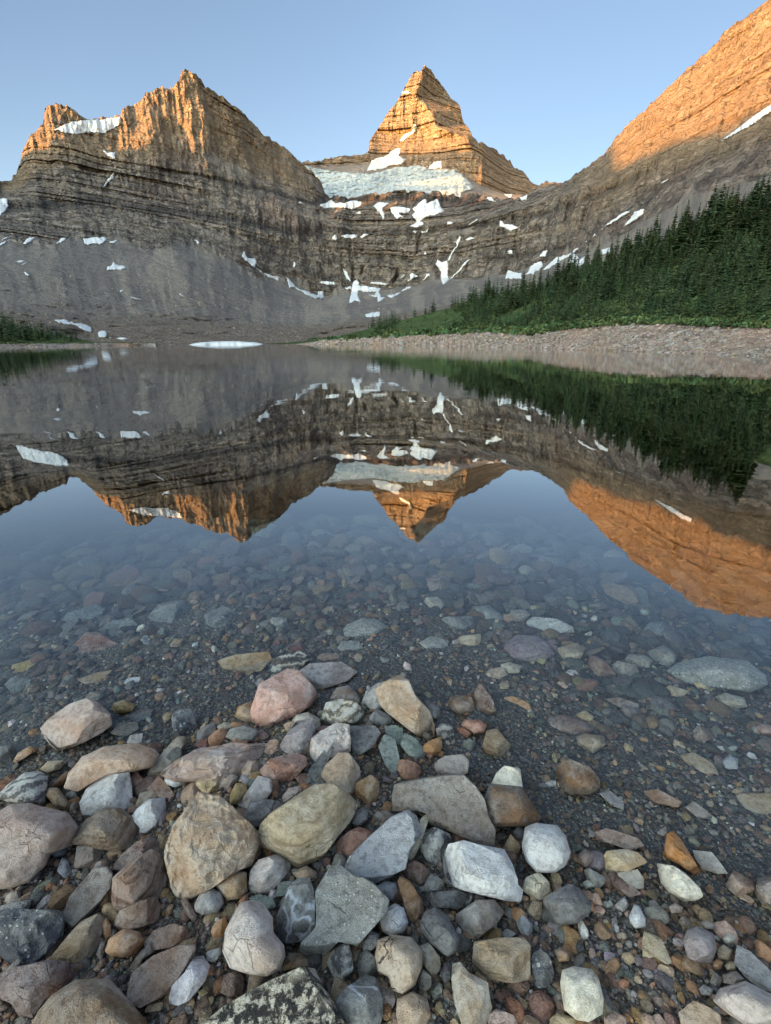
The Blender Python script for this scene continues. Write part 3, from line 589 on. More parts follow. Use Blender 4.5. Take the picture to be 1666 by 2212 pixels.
def scatter(n, poly, minpx, seed):
    r = np.random.default_rng(seed); xs = [p[0] for p in poly]; ys = [p[1] for p in poly]; out = []; cell = {}
    for _ in range(n * 12):
        x = r.uniform(min(xs), max(xs)); y = r.uniform(min(ys), max(ys)); m = minpx(x, y) * r.uniform(.8, 1.3)
        if not inside(np.array([x]), np.array([y]), poly)[0]: continue
        c = (int(x // 12), int(y // 12)); bad = False
        for i in range(-2, 3):
            for j in range(-2, 3):
                for (u, w) in cell.get((c[0] + i, c[1] + j), ()):
                    if (u - x) ** 2 + ((w - y) * 1.8) ** 2 < m * m: bad = True
        if bad: continue
        cell.setdefault(c, []).append((x, y)); out.append((x, y))
        if len(out) >= n: break
    return np.array(out)
MEADOWS = [S('850,706 889,688 935,675 962,662 1000,680 998,703 920,717 873,723'), S('668,731 701,718 770,707 816,714 782,730'), S('1060,690 1108,672 1155,655 1170,664 1126,690 1088,704')]
SHRUBZONE = S('1391,606 1458,574 1540,555 1594,525 1680,488 1760,470 1760,712 1666,708 1450,700 1350,695 1320,670')
TH = [(640, 12), (700, 16), (760, 23), (850, 30), (950, 40), (1050, 46), (1200, 54), (1300, 64), (1400, 70), (1500, 75), (1666, 82), (1800, 86)]
zone = H2[1:-1] + [(1760, 455), (1760, 700)] + [(x, y - 4) for x, y in H1[::-1][1:-2]]
tx = scatter(3600, zone, lambda x, y: 3.8 + 4.6 * max(0, x - 700) / 900., 11)
tr = np.random.default_rng(12); keep = []
for i, (x, y) in enumerate(tx):
    hx = 1.05 * pl(TH, x); y0 = pl(H2, x); dep = (y - y0); full = pl(H1, x) - y0
    f = tr.choice([tr.uniform(.45, .75), tr.uniform(.75, 1.2)]) * (1 - .45 * np.clip(dep / max(full, 10), 0, 1))
    if any(inside(np.array([x]), np.array([y]), m)[0] for m in MEADOWS):
        if tr.random() > .04: continue
        f = .35
    elif inside(np.array([x]), np.array([y]), SHRUBZONE)[0]:
        if tr.random() > .48: continue
        f = tr.uniform(.32, .68)
    elif y > pl(H1, x) - 9 and tr.random() > .35: continue
    elif dep > .62 * full: f *= .8
    keep.append((x, y, hx * f))
keep.append((1287, 612, 80)); keep.append((1275, 622, 62)); keep.append((1222, 628, 66))
keep = np.array(keep); base = hill.at(keep[:, 0], keep[:, 1]); hm = keep[:, 2] * np.linalg.norm(base - CAM, axis=1) / FPX * .93
lx = scatter(170, S('-160,704 0,709 60,713 120,723 172,733 168,739 0,740 -160,742'), lambda x, y: 4.5, 13)
lb = left.at(lx[:, 0], lx[:, 1]); lh = tr.uniform(20, 36, len(lx)) * np.clip(1.1 - lx[:, 0] / 330., .5, 1.2) * np.linalg.norm(lb - CAM, axis=1) / FPX
order = np.argsort(-keep[:, 2] - 1000 * (keep[:, 0] > 1255) * (keep[:, 2] > 79) * (keep[:, 0] < 1300)); big = order[:270]; rest = order[270:]
trunk_me = None; crowns = []
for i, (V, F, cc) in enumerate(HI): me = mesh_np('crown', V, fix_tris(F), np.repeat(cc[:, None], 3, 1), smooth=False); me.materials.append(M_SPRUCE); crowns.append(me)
tv, tf = tube([(0, 0, -.06), (0, 0, .1), (0, 0, .5), (0, 0, .93)], [.016, .013, .008, .002]); trunk_me = mesh_np('trunk', tv, tf, np.ones((len(tv), 3))); trunk_me.materials.append(M_BARK)
for i in big:
    x, y, hp = keep[i]; o = bpy.data.objects.new('spruce_tree', None); C.objects.link(o); o.location = base[i]; h = hm[i]; k = tr.uniform(.85, 1.2); o.scale = (h * k, h * k, h); o.rotation_euler = (tr.normal(0, .02), tr.normal(0, .02), tr.uniform(0, 6.28)); o.empty_display_size = .1
    top = y - pl(H2, x) < 9
    if abs(x - 1287) < .5 and hp > 79: lab = 'tallest dark spruce, rising above its neighbours in front of the two snow wedges'
    elif top and x > 1400: lab = 'tall slim spruce on the upper edge of the forest under the bare brown slope'
    elif top: lab = 'spruce on the stepped skyline of the forest in front of the snow streaks'
    elif hp > 58: lab = 'large dark spruce deep in the dense stand below the upper forest edge'
    else: lab = 'medium dark green spruce within the dense lakeside forest'
    o['label'] = lab; o['category'] = 'spruce tree'; o['group'] = 'spruces on the slope above the lake'
    g = tr.uniform(.7, 1.35); tint = (g * tr.uniform(.9, 1.25), g, g * tr.uniform(.8, 1.1), 1)
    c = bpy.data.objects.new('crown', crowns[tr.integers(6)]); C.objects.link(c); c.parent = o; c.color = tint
    c = bpy.data.objects.new('trunk', trunk_me); C.objects.link(c); c.parent = o
def merge_trees(name, B, Hh, label):
    Vs, Fs, Cs = [], [], []; off = 0; r = np.random.default_rng(77)
    for b, h in zip(B, Hh):
        V, F, cc = LO[r.integers(len(LO))]; a = r.uniform(0, 6.28); ca, sa = math.cos(a), math.sin(a); k = r.uniform(.85, 1.25)
        X = np.stack([(V[:, 0] * ca - V[:, 1] * sa) * h * k, (V[:, 0] * sa + V[:, 1] * ca) * h * k, V[:, 2] * h], -1) + b
        g = r.uniform(.65, 1.4); tint = np.array([g * r.uniform(.9, 1.3), g, g * r.uniform(.8, 1.1)])
        Vs.append(X); Fs.append(fix_tris(F) + off); Cs.append(cc[:, None] * tint); off += len(V)
    return link(name, mesh_np(name, np.concatenate(Vs), np.concatenate(Fs), np.concatenate(Cs), smooth=False), M_SPRUCE, kind='stuff', label=label, category='forest')
merge_trees('forest', base[rest], hm[rest], 'mass of smaller spruces filling the slope between the larger trees')
merge_trees('far_forest', lb, lh, 'small dark grove on the far shore below the scree')

def clumps(name, B, size, n, matl, label, flat=.7, cat='shrubs'):
    r = np.random.default_rng(88); k = len(B); d = r.normal(size=(k, n, 3)); d /= np.linalg.norm(d, axis=2, keepdims=True); d[..., 2] = np.abs(d[..., 2]) * flat
    rad = r.uniform(.55, 1., (k, n, 1)); c = B[:, None] + d * rad * size[:, None, None]
    e = r.normal(size=(k, n, 2, 3)); ls = size[:, None, None] * r.uniform(.16, .34, (k, n, 1))
    u = e[:, :, 0]; u /= np.linalg.norm(u, axis=2, keepdims=True); w = e[:, :, 1]; w -= (w * u).sum(2, keepdims=True) * u; w /= np.linalg.norm(w, axis=2, keepdims=True)
    V = np.stack([c - u * ls, c + w * ls * .6, c + u * ls, c - w * ls * .6], 2).reshape(-1, 3); F = np.arange(len(V)).reshape(-1, 4)
    col = (r.uniform(.5, 1.5, (k, 1, 1, 1)) * r.uniform(.6, 1.4, (k, n, 1, 1)) * np.array([1., 1., 1.]) * (1 + r.uniform(-.2, .35, (k, 1, 1, 1)) * np.array([1, 0, -.3]))) * np.ones((k, n, 4, 1))
    return link(name, mesh_np(name, V, F, col.reshape(-1, 3), smooth=False), matl, kind='stuff', label=label, category=cat)
bx = np.concatenate([scatter(1500, SHRUBZONE, lambda x, y: 4.2, 21), scatter(1300, zone, lambda x, y: 5.5, 22), scatter(500, [(x, y - 9) for x, y in H1[2:]] + [(x, y + 2) for x, y in H1[2:]][::-1], lambda x, y: 3., 23)])
bb = hill.at(bx[:, 0], bx[:, 1]); inm = np.zeros(len(bx), bool)
for m in MEADOWS: inm |= inside(bx[:, 0], bx[:, 1], m)
bs = np.random.default_rng(24).uniform(.45, 1.25, len(bx)) * np.where(inm, .35, 1.) * np.clip(np.linalg.norm(bb, axis=1) / 90., .8, 1.7)
clumps('shrubs', bb, bs, 46, M_SHRUB, 'low green shrubs and dwarf spruce covering the bank above the pale stones')
lx2 = scatter(160, S('-160,738 0,738 190,738 200,743 -160,744'), lambda x, y: 3., 25); lb2 = left.at(lx2[:, 0], lx2[:, 1])
clumps('shore_shrubs', lb2, np.full(len(lx2), .8), 20, M_SHRUB, 'thin green strip of low plants at the foot of the far grove')
# ------------------------------------------------------------------ lake water
def water_material():
    m, t, b, o = mat('lake_water'); k = N(t); t.nodes.remove(b)
    g = k.n('NewGeometry').outputs['Position']
    far = k.n('MapRange', {0: k.n('SeparateXYZ', {0: g}).outputs[1], 1: 4., 2: 60., 3: 0., 4: 1.}).outputs[0]
    wind = k.ramp(k.noise(k.map(g, (.012, .03, 1)), 1, 3), [(.40, .25), (.62, 1.)])
    n1 = k.noise(k.map(g, (1.3, 2.6, 1)), 1, 3, .5); n2 = k.noise(k.map(g, (.22, .5, 1)), 1, 2, .5)
    h = k.math('ADD', k.math('MULTIPLY', k.math('MULTIPLY', n1, .007), k.math('MULTIPLY', far, wind)), k.math('MULTIPLY', n2, .004))
    nr = k.bump(h, 1., 1.)
    fr = k.ramp(k.n('Fresnel', {'IOR': k.math('SUBTRACT', 1.45, k.math('MULTIPLY', k.n('NewGeometry').outputs['Backfacing'], 1.45 - 1 / 1.45)), 'Normal': nr}).outputs[0], [(0., 0.), (.04, .035), (.075, .09), (.13, .26), (.32, .58), (1., 1.)])
    gl = k.n('BsdfGlossy', {'Color': (1, 1, 1, 1), 'Roughness': .012, 'Normal': nr})
    tr = k.n('BsdfTransparent', {'Color': (.95, .97, .97, 1)})
    mx = k.n('MixShader', {0: fr, 1: tr.outputs[0], 2: gl.outputs[0]})
    t.links.new(mx.outputs[0], o.inputs[0])
    va = k.n('VolumeAbsorption', {'Color': (.42, .55, .52, 1), 'Density': 1.15}); t.links.new(va.outputs[0], o.inputs['Volume'])
    return m
wx, wy0, wy1 = 900, -40, 900
bv = [(-wx, wy0, -16), (wx, wy0, -16), (wx, wy1, -16), (-wx, wy1, -16), (-wx, wy0, 0), (wx, wy0, 0), (wx, wy1, 0), (-wx, wy1, 0)]
link('lake_water', mesh_np('lake_water', bv, [(0, 3, 2, 1), (4, 5, 6, 7), (0, 1, 5, 4), (1, 2, 6, 5), (2, 3, 7, 6), (3, 0, 4, 7)], smooth=False), water_material(), kind='structure')

# ------------------------------------------------------------------ near shore and lake bed: one sheet
SHORE = [(-700, 1960), (-300, 1800), (0, 1690), (104, 1640), (286, 1600), (416, 1545), (486, 1500), (560, 1500), (640, 1478), (720, 1490), (800, 1478), (880, 1495), (950, 1570), (1010, 1615), (1050, 1665), (1110, 1755), (1200, 1785), (1330, 1815), (1480, 1860), (1666, 1960), (2000, 2150), (2500, 2400)]
sw = plane_hit([p[0] for p in SHORE], [p[1] for p in SHORE], np.zeros(len(SHORE)))
LAND = [tuple(p) for p in sw] + [(9, -12), (-9, -12)]
def shore_d(x, y):
    x = np.asarray(x, float); y = np.asarray(y, float); d = np.full(x.shape, 1e9)
    for i in range(len(sw) - 1):
        a, b_ = sw[i], sw[i + 1]; v = b_ - a; L = v @ v; t = np.clip(((x - a[0]) * v[0] + (y - a[1]) * v[1]) / L, 0, 1)
        d = np.minimum(d, np.hypot(x - a[0] - t * v[0], y - a[1] - t * v[1]))
    return np.where(inside(x, y, LAND), d, -d)
def zg(x, y):
    d = shore_d(x, y); w = np.minimum(-d, 60)
    z = np.where(d > 0, .13 * d - .004, -np.minimum(.055 * w + .028 * w * w, 9.) - .004)
    q = np.stack([x, y, 0 * x], -1)
    return z + .022 * fbm(q * 2.2, 3, 501) + .05 * fbm(q * .8, 2, 503) * np.clip(w, 0, 1) + .006 * fbm(q * 9., 3, 502)
def ground_hit(x, y):
    d = ray(x, y); z = np.zeros(np.shape(x))
    for _ in range(9):
        t = (z - CAMH) / np.minimum(d[..., 2], -.01); P = CAM + d * t[..., None]; z = .4 * z + .6 * zg(P[..., 0], P[..., 1])
    return P
def gravel_ground():
    m, t, b, o = mat('gravel_ground'); k = N(t); g = k.n('NewGeometry').outputs['Position']
    wet = k.ramp(k.math('ADD', k.n('SeparateXYZ', {0: g}).outputs[2], k.math('MULTIPLY', k.noise(g, 2.5, 4), .05)), [(-.06, .95), (-.005, .72), (.02, .70), (.075, 1.)])
    c = (.07, .058, .048)
    h = None
    for sc, mxv in ((38., .55), (80., .8), (170., .9)):
        v = k.n('TexVoronoi', {'Vector': g, 'Scale': sc}); rn = k.n('SeparateColor', {0: v.outputs['Color']})
        col = k.ramp(rn.outputs[0], [(0., (.035, .03, .028)), (.3, (.10, .08, .062)), (.5, (.14, .10, .075)), (.7, (.15, .14, .13)), (.85, (.23, .19, .14)), (1., (.33, .31, .29))])
        on = k.math('MULTIPLY', k.math('GREATER_THAN', rn.outputs[1], 1 - mxv), k.ramp(v.outputs['Distance'], [(.35, 1.), (.6, 0.)]))
        c = k.mix(on, c, col); hh = k.math('MULTIPLY', on, k.math('SUBTRACT', 1., v.outputs['Distance'])); hh = k.math('MULTIPLY', hh, 1. / sc); h = hh if h is None else k.math('MAXIMUM', h, hh)
    c = k.mix(1., c, k.n('CombineColor', {0: wet, 1: wet, 2: wet}).outputs[0], 'MULTIPLY')
    t.links.new(c, b.inputs[0]); t.links.new(k.math('MULTIPLY_ADD', wet, .5) if False else k.math('ADD', k.math('MULTIPLY', wet, .45), .38), b.inputs['Roughness'])
    b.inputs['Specular IOR Level'].default_value = .3
    t.links.new(k.bump(h, .9, .8), b.inputs['Normal']); return m
M_GRAVEL = gravel_ground()
ga = np.radians(np.concatenate([np.arange(-180, -75, 5), np.arange(-75, 75, .22), np.arange(75, 181, 5)])); gr_ = .25 * 1.0175 ** np.arange(0, 425)
GX, GY = gr_[:, None] * np.sin(ga)[None], gr_[:, None] * np.cos(ga)[None]
link('shore_ground', mesh_np('shore_ground', np.stack([GX, GY, zg(GX, GY)], -1).reshape(-1, 3), grid_faces(len(gr_), len(ga))), M_GRAVEL, kind='structure')

# ------------------------------------------------------------------ rocks
import bmesh
def ico(n):
    bm = bmesh.new(); bmesh.ops.create_icosphere(bm, subdivisions=n, radius=1); V = np.array([v.co[:] for v in bm.verts]); F = np.array([[v.index for v in f.verts] for f in bm.faces]); bm.free(); return V, F
ICO = {n: ico(n) for n in (1, 2, 3, 4, 5, 6)}
PAL = dict(pk=(.31, .245, .225), wb=(.42, .43, .46), wh=(.46, .455, .46), pt=(.33, .26, .205), mb=(.155, .105, .09), rb=(.21, .14, .11), gb=(.175, .15, .135), bk=(.075, .08, .095), gr=(.27, .265, .27), tb=(.24, .185, .13), ot=(.33, .20, .115), lv=(.42, .41, .46), mr=(.115, .06, .055), br=(.19, .135, .095), wp=(.40, .365, .36), dg=(.13, .13, .135), ob=(.25, .165, .09), cr=(.46, .43, .36), gn=(.14, .17, .16), tn=(.32, .26, .18), bg=(.24, .25, .285), bl=(.2, .22, .27), pg=(.26, .225, .21), tl=(.31, .26, .19), sw=(.20, .19, .185), ga=(.185, .185, .18), dk=(.10, .098, .105), tg=(.27, .24, .205), cw=(.49, .47, .42), pu=(.235, .215, .23), wy=(.52, .50, .44), wd=(.10, .068, .05), pm=(.14, .105, .125), ds=(.105, .11, .115), pq=(.40, .27, .245), sy=(.40, .36, .29), op=(.35, .25, .19), rm=(.185, .095, .07), ye=(.30, .225, .11), rd=(.25, .12, .085))
PAL['or'] = (.36, .18, .075)
def vivid(v):
    m = sum(v) / 3; s = 1.32 * (.75 + .9 * m); return tuple(max(.02, (m + (x - m) * 1.25) * s * w) for x, w in zip(v, (1.08, 1.01, .94)))
PALS = {k_: (v_[0] * 1.08, v_[1], v_[2] * .93) for k_, v_ in PAL.items()}
PAL = {k_: vivid(v_) for k_, v_ in PAL.items()}
def rock_material(kind):
    m, t, b, o = mat('rock_' + {'p': 'plain', 'm': 'mottled', 'b': 'banded', 'v': 'veined', 'v2': 'cracked', 'k': 'grainy', 'k2': 'granite', 'w': 'striped', 'l': 'lichen', 's': 'pebbles'}[kind]); k = N(t)
    oi = k.n('ObjectInfo'); tc = k.n('TexCoord').outputs['Object']
    off = k.n('VectorMath', {0: tc, 1: k.n('CombineXYZ', {0: k.math('MULTIPLY', oi.outputs['Random'], 37.), 1: k.math('MULTIPLY', oi.outputs['Random'], 91.)}).outputs[0]}, operation='ADD').outputs[0]
    base = k.n('Attribute', attribute_name='Col').outputs['Color'] if kind == 's' else oi.outputs['Color']
    n1 = k.noise(off, 9., 6, .62); n2 = k.noise(off, 55., 6, .7); n3 = k.noise(off, 240., 3, .7)
    dark = k.mix(1., base, (.46, .43, .40), 'MULTIPLY'); lite = k.mix(.42, base, (.52, .50, .47))
    c = k.mix(k.ramp(n1, [(.36, 0.), (.62, 1.)]), base, lite if kind != 's' else base)
    c = k.mix(k.ramp(n2, [(.36, .75), (.54, 0.)]), c, dark)
    c = k.mix(k.ramp(n3, [(.56, 0.), (.70, .6)]), c, lite)
    pit = k.ramp(n3, [(.28, .9), (.42, 0.)]); c = k.mix(pit, c, dark)
    wq = k.n('VectorMath', {0: off, 1: k.n('VectorMath', {0: k.n('TexNoise', {'Vector': off, 'Scale': 22., 'Detail': 4.}).outputs['Color'], 1: (.025, .025, .025)}, operation='MULTIPLY').outputs[0]}, operation='ADD').outputs[0]
    cr = k.n('TexVoronoi', {'Vector': k.map(wq, (1, 1, 1.8), (.4, .3, .2)), 'Scale': 12.}, feature='DISTANCE_TO_EDGE').outputs[0]
    cr = k.math('MULTIPLY', k.ramp(cr, [(.004, 1.), (.018, 0.)]), k.ramp(k.noise(off, 8., 2), [(.54, 0.), (.64, 1.)]))
    if kind != 's': c = k.mix(k.math('MULTIPLY', cr, .3), c, k.mix(1., base, (.22, .20, .18), 'MULTIPLY'))
    h = k.math('ADD', k.math('MULTIPLY', n1, .7), k.math('ADD', k.math('MULTIPLY', n2, .42), k.math('MULTIPLY', n3, .26)))
    h = k.math('SUBTRACT', h, k.math('MULTIPLY', cr, .3))
    if kind == 'm':
        f = k.ramp(k.noise(off, 6.5, 5, .6), [(.52, 0.), (.64, .75)]); c = k.mix(f, c, k.mix(.55, base, (.25, .125, .055)))
        f = k.ramp(k.noise(k.map(off, loc=(5, 3, 1)), 8., 6, .68), [(.55, 0.), (.66, .7)]); c = k.mix(f, c, k.mix(.6, base, (.55, .52, .50)))
    if kind == 's': c = k.mix(1., c, (1.25, 1.22, 1.2), 'MULTIPLY')
    if kind in ('b', 'w'):
        rot = (.5, .35, .6); wv = k.noise(k.map(off, (5, 5, 62), rot), 1., 6, .62, .5) if kind == 'b' else k.n('TexWave', {'Vector': k.map(off, (1, 1, 1), rot), 'Scale': 7., 'Distortion': 14., 'Detail': 6., 'Detail Scale': 1.4, 'Detail Roughness': .65}, bands_direction='Z').outputs[1]
        if kind == 'b': c = k.mix(k.ramp(wv, [(.36, .7), (.50, 0.)]), c, dark); c = k.mix(k.ramp(wv, [(.52, 0.), (.66, .5)]), c, lite); h = k.math('ADD', h, k.math('MULTIPLY', wv, .8))
        else: c = k.mix(k.ramp(wv, [(.70, 0.), (.84, .85)]), c, (.50, .48, .44)); c = k.mix(k.ramp(wv, [(.16, .75), (.4, 0.)]), c, (.05, .05, .055))
    if kind in ('v', 'v2'):
        wp = k.n('VectorMath', {0: off, 1: k.n('VectorMath', {0: k.n('TexNoise', {'Vector': off, 'Scale': 14., 'Detail': 5.}).outputs['Color'], 1: (.09, .09, .09)}, operation='MULTIPLY').outputs[0]}, operation='ADD').outputs[0]
        vd = k.n('TexVoronoi', {'Vector': wp, 'Scale': 8. if kind == 'v' else 13.}, feature='DISTANCE_TO_EDGE').outputs[0]
        thin = k.math('ADD', vd, k.ramp(k.noise(off, 10., 3), [(.45, 0.), (.62, .12)]))
        if kind == 'v': c = k.mix(k.ramp(thin, [(.015, .95), (.045, 0.)]), c, (.52, .52, .55))
        else: c = k.mix(k.ramp(thin, [(.008, .9), (.022, 0.)]), c, (.04, .03, .025)); h = k.math('SUBTRACT', h, k.ramp(thin, [(.008, .9), (.03, 0.)]))
    if kind in ('k', 'k2'):
        v = k.n('TexVoronoi', {'Vector': off, 'Scale': 70. if kind == 'k2' else 110.}); r_ = k.n('SeparateColor', {0: v.outputs['Color']}).outputs[0]
        on = k.math('MULTIPLY', k.math('GREATER_THAN', r_, .52 if kind == 'k2' else .78), k.ramp(k.math('ADD', v.outputs['Distance'], k.math('MULTIPLY', n2, .4)), [(.48, 1.), (.62, 0.)]))
        c = k.mix(k.math('MULTIPLY', on, .8), c, (.48, .49, .50)); h = k.math('ADD', h, k.math('MULTIPLY', on, .15))
    if kind == 'l':
        f = k.math('MULTIPLY', k.ramp(k.noise(off, 5., 3), [(.50, 0.), (.58, 1.)]), k.ramp(k.noise(off, 40., 5, .75), [(.44, 0.), (.52, 1.)])); c = k.mix(f, c, (.035, .03, .028))
        f2 = k.ramp(k.n('TexVoronoi', {'Vector': off, 'Scale': 17.}, feature='DISTANCE_TO_EDGE').outputs[0], [(.008, .7), (.02, 0.)]); c = k.mix(f2, c, (.12, .10, .08))
    wz = k.math('ADD', k.n('SeparateXYZ', {0: k.n('NewGeometry').outputs['Position']}).outputs[2], k.math('MULTIPLY', k.math('SUBTRACT', n1, .5), .05))
    wf = k.ramp(k.math('ADD', k.math('MULTIPLY', wz, 5.), .5), [(.40, 0.), (.50, 1.), (.57, 1.), (.66, 0.)])
    c = k.mix(k.math('MULTIPLY', wf, .75), c, k.mix(1., c, (.50, .47, .44), 'MULTIPLY'))
    t.links.new(c, b.inputs[0]); t.links.new(k.math('SUBTRACT', .82, k.math('MULTIPLY', wf, .5)), b.inputs['Roughness']); b.inputs['Specular IOR Level'].default_value = .25
    t.links.new(k.bump(h, 1., .020), b.inputs['Normal']); return m
RM = {kd: rock_material(kd) for kd in ('p', 'm', 'b', 'v', 'v2', 'k', 'k2', 'w', 'l', 's')}
CROPS = dict(L1=(0, 1997, 833), C1=(543, 1997, 833), R1=(1087, 1997, 833), L0=(0, 1480, 833), C0=(543, 1480, 833), R0=(1087, 1480, 833))

def build_rock(px, typ, lift, seed, sub=False):
    """a body whose widest section, seen from the shore path, follows the outline px; it lies on the ground and has real thickness"""
    r = np.random.default_rng(seed); px = np.array(px); px = px.mean(0) + (px - px.mean(0)) * (1.0 if sub else 1.05)
    x0, y0 = px[:, 0], px[:, 1]; a2 = x0 * np.roll(y0, -1) - np.roll(x0, -1) * y0; A = a2.sum() / 2
    cx = ((x0 + np.roll(x0, -1)) * a2).sum() / (6 * A); cy = ((y0 + np.roll(y0, -1)) * a2).sum() / (6 * A)
    G = ground_hit(np.array([cx]), np.array([cy]))[0]; dist0 = np.linalg.norm(G - CAM); d = (G - CAM) / dist0; e3 = -d
    e1 = np.cross([0, 0, 1.], e3); e1 /= np.linalg.norm(e1); e2 = np.cross(e3, e1); phi = math.asin(min(.98, -d[2]))
    ext = math.sqrt(abs(A)) / FPX * dist0 * (1.05 / 1.0); hf = dict(b=.40, r=.44, s=.26, j=.42)[typ]; h = hf * ext
    zc = dist0 - (.35 + lift) * h - .10 * ext; Cn = CAM + d * zc
    D = ray(px[:, 0], px[:, 1]); t = ((Cn - CAM) @ e3) / (D @ e3); Q = CAM + D * t[:, None] - Cn; qa, qb = Q @ e1, Q @ e2
    lvl = 6 if abs(A) > 26000 else 5 if abs(A) > 5000 else 4 if abs(A) > 900 else 3
    V, F = ICO[lvl]; rho = np.hypot(V[:, 0], V[:, 1]); th = np.arctan2(V[:, 1], V[:, 0])
    # outline radius by direction
    dirs = np.stack([np.cos(th), np.sin(th)], -1); Rm = np.zeros(len(V)); n = len(qa)
    for i in range(n):
        p, q = np.array([qa[i], qb[i]]), np.array([qa[(i + 1) % n], qb[(i + 1) % n]]); e = q - p
        den = dirs[:, 0] * e[1] - dirs[:, 1] * e[0]; den = np.where(abs(den) < 1e-12, 1e-12, den)
        tt = (p[0] * e[1] - p[1] * e[0]) / den; ss = (p[0] * dirs[:, 1] - p[1] * dirs[:, 0]) / den
        ok = (tt > 0) & (ss >= -1e-6) & (ss <= 1 + 1e-6); Rm = np.where(ok, np.maximum(Rm, tt), Rm)
    Rm = np.where(Rm <= 0, ext * .3, Rm)
    pw = dict(b=.58, r=.85, s=.52, j=.65)[typ]
    fr = rho ** pw; cc = np.sign(V[:, 2]) * np.abs(V[:, 2]) ** dict(b=.62, r=1.0, s=.5, j=.7)[typ]
    a = Rm * fr * dirs[:, 0]; b_ = Rm * fr * dirs[:, 1]
    tilt = .62 / max(math.tan(phi), .35)
    c0 = -tilt * b_; c = c0 + h * cc * np.where(V[:, 2] < 0, 1.0, 1.0)
    X = np.stack([a, b_, c], -1)                               # in (e1, e2, e3)
    up = np.array([0, math.cos(phi), math.sin(phi)]); fw = np.array([0, -math.sin(phi), math.cos(phi)])
    planes = []
    if typ in ('b', 'j'):
        planes = [(up + r.normal(0, .22, 3), r.uniform(.42, .60)), (fw + .25 * up + r.normal(0, .30, 3), r.uniform(.45, .66)), (fw * .5 + .4 * up + np.array([r.choice([-1, 1]) * .9, 0, 0]), r.uniform(.46, .70)), (fw * .4 + .5 * up + np.array([r.choice([-1, 1]) * .9, 0, .2]), r.uniform(.50, .74))]
        planes += [(np.array([0, 0, 1.]) + r.normal(0, .6, 3), r.uniform(.66, .90)) for _ in range(5)]
        planes += [(np.array([0, 0, .7]) + r.normal(0, .8, 3), r.uniform(.86, .97)) for _ in range(8)]
    elif typ == 's':
        planes = [(up + np.array([0, 0, .35]) + r.normal(0, .12, 3), r.uniform(.40, .52)), (fw + r.normal(0, .3, 3), r.uniform(.7, .85))] + [(np.array([0, 0, .8]) + r.normal(0, .6, 3), r.uniform(.8, .95)) for _ in range(2)]
    else:
        planes = [(np.array([0, 0, 1.]) + r.normal(0, .7, 3), r.uniform(.80, .95)) for _ in range(4)]
    soft = .045 if typ == 'r' else .004
    for nrm, dd in planes:
        nrm = nrm / np.linalg.norm(nrm)
        if nrm[2] < .22: nrm[2] = .22; nrm /= np.linalg.norm(nrm)
        s = X @ nrm; mx = s.max(); ex = (s - dd * mx) / nrm[2]; w = soft * ext
        cut = np.where(ex > 0, ex, 0); cut = np.where(abs(ex) < w, (ex + w) ** 2 / (4 * w), cut); cut = np.where(ex < -w, 0, cut)
        X[:, 2] -= cut * (V[:, 2] > -.3)
    q = X / ext; amp = dict(b=.028, r=.026, s=.020, j=.09)[typ]
    X[:, 2] += ext * amp * (fbm(q * 2.6 + seed, 5, seed, .58) * 1.6) + ext * amp * .5 * ridged(q * 5 + seed, 3, seed + 3)
    X[:, :2] *= 1 + (amp * .9) * (fbm(q * 4 + 7, 4, seed + 5) * 1.2)[:, None]
    if typ in ('b', 's', 'j') :                                # bedding steps
        bd = up + r.normal(0, .25, 3); bd /= np.linalg.norm(bd); u = (q @ bd) * 11 + 1.2 * fbm(q * 3, 3, seed + 9); X[:, 2] += ext * .010 * np.sign(np.sin(u * 2.)) * np.abs(np.sin(u * 2.)) ** .4
    X[:, 0:2] *= (1 - (X[:, 2:3]) / zc)                         # keep along the sight line as thickness grows
    Pw = Cn + X @ np.stack([e1, e2, e3])
    if sub and Pw[:, 2].max() > -.012: Pw = CAM + (Pw - CAM) * ((CAMH + .012) / (CAMH - Pw[:, 2].max()))
    o = G; return Pw - o, F, o, Cn, ext
